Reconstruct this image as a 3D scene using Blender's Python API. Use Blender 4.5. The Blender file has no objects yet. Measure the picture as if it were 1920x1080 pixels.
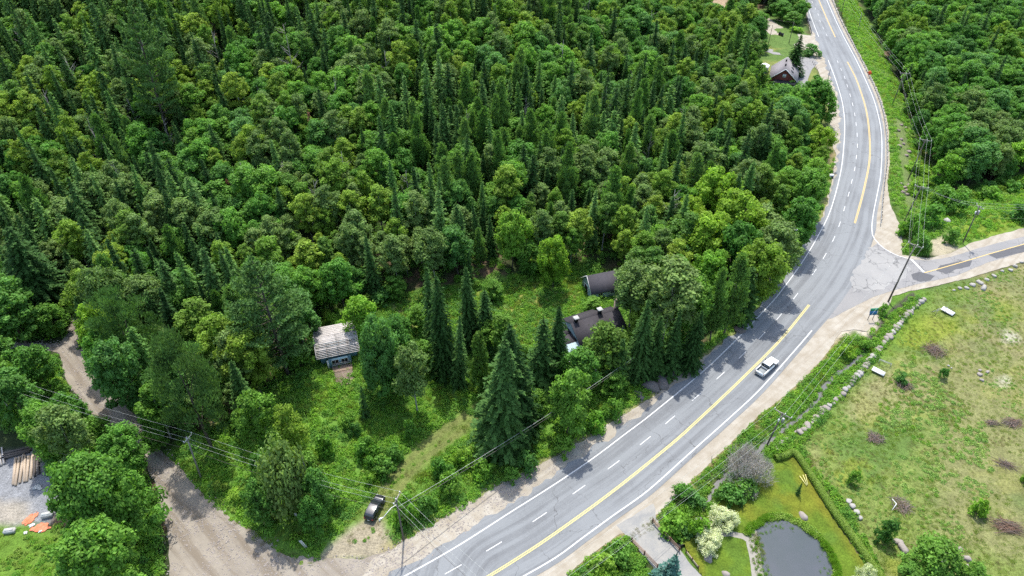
import bpy, bmesh, math, random
import numpy as np
from mathutils import Vector, Matrix
from mathutils.geometry import tessellate_polygon
R = math.radians
SC = bpy.context.scene
COL = SC.collection

# ------------------------------------------------------------------ camera, world, sun, exposure
F, PITCH, CAMH = 1300.0, R(39), 100.0
cam_d = bpy.data.cameras.new('camera'); cam = bpy.data.objects.new('camera', cam_d); COL.objects.link(cam)
cam.location = (0, 0, CAMH); cam.rotation_euler = (R(90) - PITCH, 0, 0)
cam_d.sensor_width = 36; cam_d.lens = F / 1920 * 36; cam_d.clip_start = 0.5; cam_d.clip_end = 9000
SC.camera = cam
SUN_EL, SUN_AZ = R(65), R(-4)          # azimuth clockwise from +Y
world = bpy.data.worlds.new('World'); SC.world = world; world.use_nodes = True
wn = world.node_tree; bg = wn.nodes['Background']
sky = wn.nodes.new('ShaderNodeTexSky'); sky.sky_type = 'NISHITA'; sky.sun_disc = False
sky.sun_elevation = SUN_EL; sky.sun_rotation = SUN_AZ; sky.air_density = 1.2; sky.dust_density = 2.0
wn.links.new(sky.outputs[0], bg.inputs[0]); bg.inputs[1].default_value = 0.15
sun_d = bpy.data.lights.new('sun', 'SUN'); sun_d.energy = 2.75; sun_d.angle = R(0.8); sun_d.color = (1, 0.965, 0.9)
sun = bpy.data.objects.new('sun', sun_d); COL.objects.link(sun)
sd = Vector((math.sin(SUN_AZ) * math.cos(SUN_EL), math.cos(SUN_AZ) * math.cos(SUN_EL), math.sin(SUN_EL)))
sun.rotation_euler = sd.to_track_quat('Z', 'Y').to_euler(); sun.location = sd * 300
SC.view_settings.view_transform = 'Standard'; SC.view_settings.look = 'None'
SC.view_settings.gamma = 1; SC.view_settings.use_curve_mapping = False
SC.view_settings.exposure = 1.36
SC.cycles.use_denoising = False
SC.cycles.max_bounces = 5; SC.cycles.diffuse_bounces = 3; SC.cycles.glossy_bounces = 2
SC.cycles.transmission_bounces = 3; SC.cycles.transparent_max_bounces = 4

# ------------------------------------------------------------------ pixel -> ground
SP, CP = math.sin(PITCH), math.cos(PITCH)
def at(px, py, z=0.0):
    dx, dy = (px - 960) / F, (py - 540) / F
    den = SP + dy * CP
    k = (CAMH - z) / den
    return Vector((dx * k, (CP - dy * SP) * k, z))
def ats(pts, z=0.0): return [at(a, b, z) for a, b in pts]
def proj(x, y, z):
    """world arrays -> photo pixels and depth"""
    yy = np.asarray(y, float); zz = np.asarray(z, float) - CAMH
    dep = yy * CP - zz * SP
    up = yy * SP + zz * CP
    return 960 + F * np.asarray(x) / dep, 540 - F * up / dep, dep
def rise(base, top_py, z=0.0):
    """height of an upright thing standing at pixel base whose top shows at row top_py"""
    b = at(base[0], base[1], z); dy = (top_py - 540) / F
    t = (CP - dy * SP) / (SP + dy * CP)
    return CAMH - b.y / t - z

# ------------------------------------------------------------------ numpy noise and polygons
def vnoise(x, y, s, seed=0):
    x = np.asarray(x, float) / s + seed * 17.13; y = np.asarray(y, float) / s - seed * 9.7
    xi, yi = np.floor(x), np.floor(y); fx, fy = x - xi, y - yi
    fx = fx * fx * (3 - 2 * fx); fy = fy * fy * (3 - 2 * fy)
    def h(a, b):
        v = np.sin(a * 127.1 + b * 311.7 + seed * 74.7) * 43758.5453
        return v - np.floor(v)
    return (h(xi, yi) * (1 - fx) + h(xi + 1, yi) * fx) * (1 - fy) + (h(xi, yi + 1) * (1 - fx) + h(xi + 1, yi + 1) * fx) * fy
def fnoise(x, y, s, seed=0):
    return (vnoise(x, y, s, seed) * .55 + vnoise(x, y, s * .45, seed + 1) * .3 + vnoise(x, y, s * .2, seed + 2) * .15)
def sstep(a, b, v):
    t = np.clip((np.asarray(v, float) - a) / (b - a), 0, 1); return t * t * (3 - 2 * t)
def pdist(x, y, poly, closed=False):
    x = np.asarray(x, float); y = np.asarray(y, float); d = np.full(x.shape, 1e9)
    n = len(poly)
    for i in range(n if closed else n - 1):
        ax, ay = poly[i][0], poly[i][1]; bx, by = poly[(i + 1) % n][0], poly[(i + 1) % n][1]
        ex, ey = bx - ax, by - ay; L = ex * ex + ey * ey + 1e-9
        t = np.clip(((x - ax) * ex + (y - ay) * ey) / L, 0, 1)
        d = np.minimum(d, np.hypot(x - ax - t * ex, y - ay - t * ey))
    return d
def inpoly(x, y, poly):
    x = np.asarray(x, float); y = np.asarray(y, float); c = np.zeros(x.shape, bool); n = len(poly)
    for i in range(n):
        ax, ay = poly[i][0], poly[i][1]; bx, by = poly[(i + 1) % n][0], poly[(i + 1) % n][1]
        if ay == by: continue
        c ^= ((ay > y) != (by > y)) & (x < (bx - ax) * (y - ay) / (by - ay) + ax)
    return c
def sdist(x, y, poly):
    d = pdist(x, y, poly, True); return np.where(inpoly(x, y, poly), -d, d)
def smooth(pts, closed=False, step=1.0):
    """Catmull-Rom through world points, resampled"""
    P = [Vector((p[0], p[1], p[2] if len(p) > 2 else 0)) for p in pts]; n = len(P); out = []
    for i in range(n if closed else n - 1):
        g = (lambda k: P[k % n]) if closed else (lambda k: P[min(max(k, 0), n - 1)])
        a, b, c, d = g(i - 1), g(i), g(i + 1), g(i + 2)
        m = max(1, int((c - b).length / step))
        for k in range(m):
            t = k / m
            out.append(.5 * ((2 * b) + (c - a) * t + (2 * a - 5 * b + 4 * c - d) * t * t + (3 * b - a - 3 * c + d) * t ** 3))
    if not closed: out.append(P[-1].copy())
    return out
def offset(line, d):
    out = []
    for i, p in enumerate(line):
        a, b = line[max(i - 1, 0)], line[min(i + 1, len(line) - 1)]
        t = (b - a); t.z = 0; t.normalize()
        out.append(p + Vector((t.y, -t.x, 0)) * d)
    return out

# ------------------------------------------------------------------ road traces (photo pixels, bottom to top)
W_RIGHT1 = [(960, 1093), (1040, 1047), (1096, 1006), (1151, 966), (1215, 920), (1290, 853), (1362, 789), (1425, 730), (1500, 646), (1522, 620)]
YEL1 = [(860, 1115), (960, 1054), (1040, 1001), (1151, 920), (1260, 832), (1310, 787), (1380, 721), (1461, 640), (1517, 572)]
W_LEFT1 = [(660, 1132), (760, 1080), (860, 1023), (960, 959), (1036, 911), (1110, 861), (1171, 815), (1230, 770), (1340, 677), (1440, 575), (1470, 539), (1495, 505), (1515, 475), (1535, 440), (1555, 400), (1570, 350), (1579, 305), (1583.5, 250), (1583, 220), (1577.5, 185), (1565, 145), (1552.5, 112.5)]
W_LEFT2 = [(1535, 69), (1522.5, 37), (1511, 3), (1499, -30)]
W_RIGHT2 = [(1709, 487), (1684, 480), (1658.5, 467), (1640, 449), (1634.6, 431), (1637.8, 399), (1649.4, 340), (1652.5, 310), (1653.5, 280), (1652.5, 250), (1647.5, 220), (1637.5, 185), (1622.5, 150), (1605, 112.5), (1585, 75), (1567.5, 40), (1550, 0), (1536, -32)]
YEL2 = [(1602.5, 419), (1611.5, 387.5), (1621, 350), (1629, 310), (1631, 280), (1629, 240), (1623.5, 205), (1614, 172.5), (1602.5, 142.5), (1588.5, 116)]
YEL3 = [(1566, 70), (1550, 35), (1535, 0), (1521, -32)]
DASH = [(850, 1068), (926.5, 1025), (1012, 970), (1085.5, 918.5), (1150.5, 872), (1210, 826.5), (1256.5, 787.5), (1306, 744.5), (1351, 704.5), (1392, 666), (1428.5, 629.5), (1461, 594), (1491.5, 556), (1526.5, 510.5), (1546, 480.5), (1563, 448.5), (1574, 421), (1583, 391.5), (1591, 364.5), (1597, 340.5), (1602.5, 317), (1605.5, 295), (1607.5, 273.5), (1607, 253), (1605, 233), (1602.5, 215), (1598.5, 196), (1594, 179), (1588.5, 161), (1583.5, 145.5), (1577, 130.5), (1570.5, 116), (1550, 66), (1543.5, 53), (1537.5, 40), (1534, 27.5), (1529, 16.5), (1523, 4)]
wl = smooth(ats(W_LEFT1 + W_LEFT2[:]), step=1.5)
wr_all = smooth(ats(W_RIGHT1 + [(1555, 582), (1592, 530), (1618, 480)] + W_RIGHT2[4:]), step=1.5)
LEFT_EDGE, RIGHT_EDGE = offset(wl, -1.5), offset(wr_all, 0.9)
MAIN_POLY = LEFT_EDGE + RIGHT_EDGE[::-1]
SIDE_TOP = [(1700, 486), (1741, 489), (1783, 482), (1830, 467), (1870, 456), (1920, 444), (1990, 428)]
SIDE_BOT = [(1990, 455), (1920, 472), (1845, 495), (1793, 517), (1715, 534), (1679, 544), (1638, 557), (1586, 583), (1560, 597)]
SIDE_POLY = ats([(1540, 600), (1600, 520), (1632, 468), (1645, 455), (1668, 474)] + SIDE_TOP + SIDE_BOT)
SIDE_GRAVEL = ats([(1500, 620), (1640, 330), (1658, 300), (1668, 380), (1690, 430), (1692, 478), (1741, 485), (1783, 474), (1819, 456), (1870, 441), (1920, 427), (1990, 410), (1990, 474), (1920, 491), (1860, 508), (1819, 521), (1754, 537), (1702, 546), (1674, 556), (1664, 575), (1650, 598), (1627, 622), (1600, 618), (1575, 622), (1545, 640)])
DIRT = ats([(760, 1012), (730, 1032), (690, 1046), (610, 1050), (545, 1045), (510, 1028), (480, 1003), (430, 965), (380, 925), (345, 885), (310, 850), (262, 790), (225, 745), (205, 712), (190, 690), (150, 650), (157, 618), (142, 588), (133, 590), (129, 628), (112, 645), (60, 642), (0, 640), (-80, 640), (-80, 655), (0, 655), (80, 652), (108, 664), (117, 690), (129, 725), (165, 765), (210, 810), (250, 850), (281, 885), (300, 940), (310, 985), (318, 1040), (312, 1130), (640, 1145), (780, 1090), (830, 1045)])
DRIVE_POLY = ats([(1155, 985), (1225, 945), (1230, 972), (1275, 1032), (1310, 1075), (1340, 1110), (1280, 1130), (1235, 1075), (1205, 1040), (1183, 1012)])
STREAM = ats([(1712, 552), (1690, 570), (1660, 597), (1637, 628), (1610, 670), (1575, 695), (1548, 722), (1532, 748), (1505, 775), (1470, 802), (1440, 826), (1400, 862), (1355, 895), (1333, 925), (1312, 965), (1296, 1000), (1268, 1022)])
STREAM = smooth(STREAM, step=1.5)
GUARD = ats([(1650, 424), (1652, 395), (1656, 350), (1661, 310), (1662, 280), (1660, 245), (1655, 212), (1645, 180), (1630, 146), (1611, 108), (1592, 72), (1575, 38), (1558, -2), (1545, -30)])
GUARD = smooth(GUARD, step=2.0)
POND = ats([(1436, 1100), (1428, 1060), (1424, 1030), (1419, 1008), (1417, 991), (1433, 979), (1455, 973.5), (1475, 975), (1497, 986), (1517, 1000), (1535, 1018), (1552, 1042), (1562, 1068), (1566, 1100), (1550, 1140), (1450, 1140)])
LAWN = ats([(1490, 852), (1560, 965), (1648, 1090), (1700, 1180), (1300, 1180), (1330, 1110), (1296, 1050), (1275, 1015), (1290, 1000), (1330, 960), (1358, 930), (1378, 905), (1420, 870), (1452, 862)])

# ------------------------------------------------------------------ terrain height
GSIDE = [(p.x, p.y) for p in GUARD[::3]]
def height(x, y):
    x = np.asarray(x, float); y = np.asarray(y, float)
    w = 1 - sstep(-35, 70, x)
    u = (y - 128) / 14
    sp = np.where(u > 20, u, np.log1p(np.exp(np.minimum(u, 20)))) * 14
    sp = np.minimum(sp, 330) + np.maximum(sp - 330, 0) * .1
    h = w * 0.215 * sp * (1 + .12 * (fnoise(x, y, 60, 4) - .5))
    h = h * sstep(112, 136, y)
    # the bank falling away beyond the guardrail
    gx = np.interp(y, [p[1] for p in GSIDE], [p[0] for p in GSIDE])
    h -= 3.6 * sstep(3.5, 15, x - gx) * sstep(152, 176, y)
    # the brook
    if x.size:
        m = (x > 15) & (x < 75) & (y > 50) & (y < 128)
        if m.any():
            d = pdist(x[m], y[m], STREAM) if x.ndim else pdist(x, y, STREAM)
            if x.ndim: h[m] -= 0.75 * np.exp(-(d / 1.5) ** 2)
            else: h = h - 0.75 * np.exp(-(d / 1.5) ** 2)
    return h
def hz(x, y): return float(height(np.array([x]), np.array([y]))[0])
def on(px, py):
    """pixel -> point on the terrain"""
    z = 0.0
    for _ in range(60):
        p = at(px, py, z); z2 = hz(p.x, p.y)
        if abs(z2 - z) < .01: break
        z += (z2 - z) * .5
    p.z = z2; return p

# ------------------------------------------------------------------ object helpers
def tag(o, label=None, cat=None, group=None, kind=None):
    if label: o['label'] = label
    if cat: o['category'] = cat
    if group: o['group'] = group
    if kind: o['kind'] = kind
    return o
def empty(name, loc=(0, 0, 0), rz=0.0, label=None, cat=None, group=None):
    o = bpy.data.objects.new(name, None); COL.objects.link(o); o.empty_display_size = .5
    o.location = loc; o.rotation_euler = (0, 0, rz); return tag(o, label, cat, group)
def link(name, me, parent=None, loc=None, rz=None):
    o = bpy.data.objects.new(name, me); COL.objects.link(o)
    if parent is not None: o.parent = parent
    if loc is not None: o.location = loc
    if rz is not None: o.rotation_euler = (0, 0, rz)
    return o
def npmesh(name, V, Fq, mats, tint=None, mi=None, smooth_=False, extra=None):
    """V (n,3); Fq list/array of quads or a list of mixed polygons"""
    me = bpy.data.meshes.new(name); V = np.asarray(V, np.float32)
    me.vertices.add(len(V)); me.vertices.foreach_set('co', V.ravel())
    if isinstance(Fq, np.ndarray):
        k = Fq.shape[1]; tot = np.full(len(Fq), k, np.int32); idx = Fq.astype(np.int32).ravel()
    else:
        tot = np.array([len(f) for f in Fq], np.int32); idx = np.array([i for f in Fq for i in f], np.int32)
    st = np.concatenate([[0], np.cumsum(tot)[:-1]]).astype(np.int32)
    me.loops.add(len(idx)); me.loops.foreach_set('vertex_index', idx)
    me.polygons.add(len(tot)); me.polygons.foreach_set('loop_start', st); me.polygons.foreach_set('loop_total', tot)
    if mi is not None: me.polygons.foreach_set('material_index', np.asarray(mi, np.int32))
    if smooth_: me.polygons.foreach_set('use_smooth', np.ones(len(tot), bool))
    if tint is not None:
        a = me.attributes.new('tint', 'FLOAT', 'POINT'); a.data.foreach_set('value', np.asarray(tint, np.float32))
    if extra:
        for k_, v_ in extra.items():
            a = me.attributes.new(k_, 'FLOAT_COLOR', 'POINT'); c = np.ones((len(V), 4), np.float32); c[:, :3] = v_
            a.data.foreach_set('color', c.ravel())
    for m in (mats if isinstance(mats, (list, tuple)) else [mats]): me.materials.append(m)
    me.update(calc_edges=True); me.validate(); return me

class MB:
    """collects shapes into one mesh"""
    def __init__(s): s.v, s.f, s.m = [], [], []
    def add(s, vs, fs, m=0):
        n = len(s.v); s.v += [tuple(v) for v in vs]; s.f += [tuple(i + n for i in f) for f in fs]; s.m += [m] * len(fs); return s
    def box(s, c, d, M=None, m=0, taper=1.0):
        x, y, z = d[0] / 2, d[1] / 2, d[2] / 2; vs = []
        for k, (a, b, e) in enumerate([(-1, -1, -1), (1, -1, -1), (1, 1, -1), (-1, 1, -1), (-1, -1, 1), (1, -1, 1), (1, 1, 1), (-1, 1, 1)]):
            t = taper if e > 0 else 1
            v = Vector((a * x * t, b * y * t, e * z))
            if M is not None: v = M @ v
            vs.append(v + Vector(c))
        return s.add(vs, [(0, 3, 2, 1), (4, 5, 6, 7), (0, 1, 5, 4), (1, 2, 6, 5), (2, 3, 7, 6), (3, 0, 4, 7)], m)
    def bar(s, a, b, w, h=None, m=0):
        a, b = Vector(a), Vector(b); h = h or w; d = b - a
        if d.length < 1e-6: return s
        q = d.to_track_quat('Z', 'Y').to_matrix()
        return s.box((a + b) / 2, (w, h, d.length), q, m)
    def tube(s, pts, rad, n=6, m=0, cap=True):
        pts = [Vector(p) for p in pts]; rad = rad if hasattr(rad, '__len__') else [rad] * len(pts)
        vs, fs = [], []; ref = None
        for i, p in enumerate(pts):
            t = (pts[min(i + 1, len(pts) - 1)] - pts[max(i - 1, 0)])
            t = t.normalized() if t.length > 1e-9 else Vector((0, 0, 1))
            if ref is None: ref = Vector((1, 0, 0)) if abs(t.x) < .8 else Vector((0, 1, 0))
            u = (ref - t * ref.dot(t)).normalized(); w = t.cross(u); ref = u
            for k in range(n):
                a = 2 * math.pi * k / n; vs.append(p + (u * math.cos(a) + w * math.sin(a)) * rad[i])
        for i in range(len(pts) - 1):
            for k in range(n):
                k2 = (k + 1) % n; fs.append((i * n + k, i * n + k2, (i + 1) * n + k2, (i + 1) * n + k))
        if cap: fs += [tuple(range(n - 1, -1, -1)), tuple((len(pts) - 1) * n + k for k in range(n))]
        return s.add(vs, fs, m)
    def rock(s, c, r, rng, sq=(1, 1, .7), m=0):
        bm = bmesh.new(); bmesh.ops.create_icosphere(bm, subdivisions=2, radius=1)
        ph = [rng.uniform(0, 6.3) for _ in range(6)]; az = rng.uniform(0, 3.14)
        ca, sa = math.cos(az), math.sin(az); vs = []
        for v in bm.verts:
            p = v.co; q = Vector([math.copysign(abs(k) ** .72, k) for k in p])
            k = 1 + .13 * math.sin(3 * p.x + ph[0]) + .1 * math.sin(4 * p.y + ph[1]) + .09 * math.sin(5 * p.z + ph[2]) + .07 * math.sin(7 * p.x + 5 * p.y + ph[3])
            x, y, z = q.x * r * sq[0] * k, q.y * r * sq[1] * k, q.z * r * sq[2] * k
            vs.append((c[0] + x * ca - y * sa, c[1] + x * sa + y * ca, c[2] + z))
        bm.verts.index_update(); fs = [tuple(v.index for v in f.verts) for f in bm.faces]; bm.free()
        return s.add(vs, fs, m)
    def mesh(s, name, mats, smooth_=False):
        return npmesh(name, s.v, s.f, mats, mi=s.m, smooth_=smooth_)
    def build(s, name, mats, parent=None, loc=None, rz=None, smooth_=False):
        return link(name, s.mesh(name, mats, smooth_), parent, loc, rz)

# ------------------------------------------------------------------ materials
KD = .72
def mat(name, col, rough=.8, metal=0, noise=None, bump=None, spec=.3):
    """noise=(scale, amount, second colour)  bump=(scale, strength, distance)"""
    col = tuple(v * KD for v in col)
    if noise: noise = (noise[0], noise[1], tuple(v * KD for v in noise[2]))
    m = bpy.data.materials.new(name); m.use_nodes = True; nt = m.node_tree; b = nt.nodes['Principled BSDF']
    b.inputs['Base Color'].default_value = (*col, 1); b.inputs['Roughness'].default_value = rough
    b.inputs['Metallic'].default_value = metal; b.inputs['Specular IOR Level'].default_value = spec
    tc = nt.nodes.new('ShaderNodeTexCoord')
    if noise:
        n = nt.nodes.new('ShaderNodeTexNoise'); n.inputs['Scale'].default_value = noise[0]; n.inputs['Detail'].default_value = 6
        n.inputs['Roughness'].default_value = .65
        nt.links.new(tc.outputs['Object'], n.inputs['Vector'])
        r = nt.nodes.new('ShaderNodeMapRange'); r.inputs[1].default_value = .5 - noise[1] / 2; r.inputs[2].default_value = .5 + noise[1] / 2
        nt.links.new(n.outputs[0], r.inputs[0])
        mx = nt.nodes.new('ShaderNodeMix'); mx.data_type = 'RGBA'
        mx.inputs[6].default_value = (*col, 1); mx.inputs[7].default_value = (*noise[2], 1)
        nt.links.new(r.outputs[0], mx.inputs[0]); nt.links.new(mx.outputs[2], b.inputs['Base Color'])
    if bump:
        n2 = nt.nodes.new('ShaderNodeTexNoise'); n2.inputs['Scale'].default_value = bump[0]; n2.inputs['Detail'].default_value = 5
        nt.links.new(tc.outputs['Object'], n2.inputs['Vector'])
        bp = nt.nodes.new('ShaderNodeBump'); bp.inputs['Strength'].default_value = bump[1]; bp.inputs['Distance'].default_value = bump[2]
        nt.links.new(n2.outputs[0], bp.inputs['Height']); nt.links.new(bp.outputs[0], b.inputs['Normal'])
    return m
def leafmat(name, ramp, trans=.35, lo=.62, hi=1.38, rough=.55, spec=.25):
    """leaf colour picked per tree along ramp (list of colours) and varied per spray by the tint attribute"""
    m = bpy.data.materials.new(name); m.use_nodes = True; nt = m.node_tree; b = nt.nodes['Principled BSDF']; L = nt.links
    oi = nt.nodes.new('ShaderNodeObjectInfo'); cr = nt.nodes.new('ShaderNodeValToRGB')
    e = cr.color_ramp.elements
    if len(ramp) == 1: ramp = ramp * 2
    if name != 'cream leaves': ramp = [tuple(v * .95 + .05 * (.3 * c[0] + .6 * c[1] + .1 * c[2]) for v in c) for c in ramp]
    while len(e) < len(ramp): e.new(.5)
    for i, c in enumerate(ramp): e[i].position = i / max(1, len(ramp) - 1); e[i].color = (*c, 1)
    L.new(oi.outputs['Random'], cr.inputs[0])
    at_ = nt.nodes.new('ShaderNodeAttribute'); at_.attribute_name = 'tint'
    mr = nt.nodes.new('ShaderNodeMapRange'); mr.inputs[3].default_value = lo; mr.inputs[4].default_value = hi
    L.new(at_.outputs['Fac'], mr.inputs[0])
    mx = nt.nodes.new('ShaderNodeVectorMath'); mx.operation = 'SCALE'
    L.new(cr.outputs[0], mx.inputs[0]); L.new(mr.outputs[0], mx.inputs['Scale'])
    L.new(mx.outputs[0], b.inputs['Base Color']); b.inputs['Roughness'].default_value = rough; b.inputs['Specular IOR Level'].default_value = spec
    tr = nt.nodes.new('ShaderNodeBsdfTranslucent'); t2 = nt.nodes.new('ShaderNodeVectorMath'); t2.operation = 'MULTIPLY'
    t2.inputs[1].default_value = (1.25, 1.35, .7); L.new(mx.outputs[0], t2.inputs[0]); L.new(t2.outputs[0], tr.inputs[0])
    ms = nt.nodes.new('ShaderNodeMixShader'); ms.inputs[0].default_value = trans
    L.new(b.outputs[0], ms.inputs[1]); L.new(tr.outputs[0], ms.inputs[2]); L.new(ms.outputs[0], nt.nodes['Material Output'].inputs[0])
    return m
M = {}
M['spruce'] = leafmat('spruce needles', [(.026, .07, .014), (.045, .105, .02), (.065, .14, .03)], .3, rough=.7, spec=.1)
M['fir'] = leafmat('soft conifer needles', [(.085, .19, .035), (.115, .225, .045), (.14, .25, .06)], .4, rough=.7, spec=.1)
M['rusty'] = leafmat('dying needles', [(.16, .06, .03), (.2, .09, .04)], .2)
M['pine'] = leafmat('pine needles', [(.062, .14, .03), (.08, .155, .04)], .3, rough=.7, spec=.1)
M['maple'] = leafmat('maple leaves', [(.06, .17, .022), (.1, .25, .03), (.14, .3, .03), (.075, .19, .035), (.12, .27, .06)], .42, spec=.12)
M['birch'] = leafmat('birch leaves', [(.10, .22, .022), (.19, .30, .024), (.085, .19, .03), (.22, .32, .03), (.14, .26, .022)], .42, spec=.12)
M['bright'] = leafmat('young maple leaves', [(.17, .32, .02), (.23, .36, .024)], .45, spec=.12)
M['aspen'] = leafmat('aspen leaves', [(.15, .23, .055), (.115, .2, .045)], .38, spec=.12)
M['alder'] = leafmat('alder leaves', [(.08, .21, .03), (.14, .28, .03), (.075, .2, .035)], .42, spec=.12)
M['cedar'] = leafmat('cedar scales', [(.085, .17, .02), (.10, .185, .024)], .32, spec=.12)
M['cream'] = leafmat('cream leaves', [(.5, .54, .31), (.56, .58, .36)], .4, .8, 1.2)
M['bluespruce'] = leafmat('blue needles', [(.04, .11, .085), (.045, .12, .09)], .2)
M['dry'] = leafmat('dry twigs', [(.33, .3, .27), (.38, .35, .32)], .1)
M['weed'] = leafmat('meadow weeds', [(.13, .3, .026), (.2, .38, .03), (.12, .28, .036), (.26, .42, .035)], .5, spec=.12)
M['weed2'] = leafmat('pale ferns', [(.2, .33, .07), (.25, .37, .08), (.16, .3, .06)], .45, spec=.1)
M['grassy'] = leafmat('grass blades', [(.2, .3, .045), (.26, .31, .06), (.14, .26, .03)], .4, spec=.1)
M['straw'] = leafmat('dry grass blades', [(.26, .22, .1), (.2, .19, .07)], .3)
M['hedge'] = leafmat('hedge leaves', [(.16, .27, .025), (.19, .29, .03)], .4, .55, 1.35)
M['reed'] = leafmat('reeds', [(.15, .3, .02), (.19, .34, .025)], .45)
M['bark'] = mat('bark', (.09, .07, .055), .9, noise=(3, .5, (.15, .125, .1)))
M['barkpale'] = mat('pale bark', (.45, .43, .38), .8, noise=(5, .5, (.25, .23, .2)))
M['deadwood'] = mat('dead wood', (.36, .34, .31), .85, noise=(4, .5, (.22, .2, .18)))
M['pole'] = mat('weathered pole wood', (.17, .15, .13), .9, noise=(2, .6, (.11, .095, .08)))
M['polepale'] = mat('grey pole wood', (.33, .31, .28), .9, noise=(2, .6, (.24, .22, .2)))
M['wire'] = mat('aluminium cable', (.55, .57, .53), .5, .3)
M['metal'] = mat('galvanised steel', (.5, .5, .48), .5, .5, noise=(4, .4, (.4, .4, .4)))
M['white'] = mat('white paint', (.95, .95, .93), .6, noise=(6, .5, (.62, .61, .58)))
M['roadpaint'] = mat('white road paint', (.72, .72, .70), .7, noise=(5, .35, (.52, .52, .51)))
M['yellow'] = mat('yellow road paint', (.74, .62, .22), .7, noise=(5, .35, (.6, .5, .2)))
M['amber'] = mat('amber road paint', (.7, .5, .17), .7, noise=(5, .35, (.55, .4, .16)))
M['gravel'] = mat('pale gravel', (.44, .405, .34), .95, noise=(.45, .45, (.3, .255, .19)), bump=(6, .4, .05))
M['dirt'] = mat('packed dirt', (.335, .295, .235), .95, noise=(.3, .45, (.23, .2, .165)), bump=(5, .5, .06))
M['bank'] = mat('dark pond gravel', (.25, .23, .2), .95, noise=(2, .5, (.33, .31, .26)), bump=(8, .5, .04))
M['rock'] = mat('fieldstone', (.36, .32, .285), .9, noise=(1.6, .5, (.24, .205, .18)), bump=(5, .5, .06))
M['rubble'] = mat('brown rubble', (.2, .155, .13), .9, noise=(1.6, .5, (.3, .25, .22)), bump=(5, .5, .06))
M['rockpale'] = mat('pale stone', (.43, .41, .38), .9, noise=(1.6, .5, (.29, .27, .24)), bump=(5, .5, .06))
M['rockdark'] = mat('ledge rock', (.2, .18, .165), .9, noise=(1.2, .5, (.12, .1, .09)), bump=(4, .5, .1))
M['shingle'] = mat('dark roof shingles', (.034, .031, .036), .9, noise=(1.5, .5, (.058, .052, .057)), bump=(9, .4, .03))
M['shingledark'] = mat('charcoal roof shingles', (.062, .06, .07), .95, noise=(1.5, .5, (.085, .08, .09)), spec=.1)
M['shinglegrey'] = mat('grey roof shingles', (.2, .185, .195), .9, noise=(2, .5, (.25, .235, .24)))
M['bluewall'] = mat('faded blue siding', (.33, .46, .50), .8, noise=(2, .5, (.42, .5, .5)))
M['bluewall2'] = mat('blue plank wall', (.13, .27, .38), .8, noise=(3, .5, (.2, .32, .38)))
M['redwall'] = mat('red brick wall', (.22, .05, .04), .85, noise=(4, .5, (.3, .09, .07)))
M['glass'] = mat('dark glass', (.02, .025, .03), .12, spec=.6)
M['black'] = mat('black void', (.01, .01, .01), .9)
M['brick'] = mat('chimney brick', (.28, .16, .12), .9, noise=(5, .5, (.36, .3, .26)))
M['plank'] = mat('bleached boards', (.66, .63, .61), .85, noise=(2.5, .6, (.33, .29, .26)))
M['deck'] = mat('brown deck boards', (.24, .16, .12), .85, noise=(3, .6, (.36, .27, .2)))
M['lumber'] = mat('sawn beams', (.55, .43, .31), .85, noise=(2, .6, (.38, .3, .23)))
M['darklumber'] = mat('charred beams', (.07, .06, .055), .9, noise=(2, .6, (.16, .13, .11)))
M['fence'] = mat('brown fence wood', (.26, .15, .1), .85, noise=(4, .5, (.36, .25, .18)))
M['concrete'] = mat('pale concrete', (.56, .56, .52), .85, noise=(2, .4, (.45, .46, .44)))
M['orange'] = mat('orange plastic', (.8, .12, .03), .6)
M['orangepowder'] = mat('orange-red sheeting', (.85, .15, .055), .85, noise=(2.5, .4, (.55, .27, .16)))
M['tarpblue'] = mat('blue sign paint', (.03, .16, .34), .5)
M['tarpgreen'] = mat('green sign paint', (.03, .26, .14), .5)
M['blackpaint'] = mat('black car paint', (.01, .011, .013), .12, 0, spec=.5)
M['glosspaint'] = mat('glossy black panels', (.03, .032, .036), .22, 0, spec=.9)
M['whitepaint'] = mat('white car paint', (1.0, 1.0, .98), .3, spec=.5)
M['tyre'] = mat('tyre rubber', (.02, .02, .02), .9)
M['rim'] = mat('alloy rim', (.45, .45, .46), .35, .8)
M['bed'] = mat('grey bed liner', (.3, .33, .34), .7)
M['lampred'] = mat('red lamp glass', (.35, .02, .02), .3)
M['lampclear'] = mat('clear lamp glass', (.8, .8, .78), .2)
M['rust'] = mat('reddish brush', (.42, .25, .17), .9, noise=(3, .6, (.22, .15, .11)))
M['twig'] = mat('grey brush twigs', (.38, .31, .27), .9, noise=(3, .6, (.15, .11, .1)))

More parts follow.
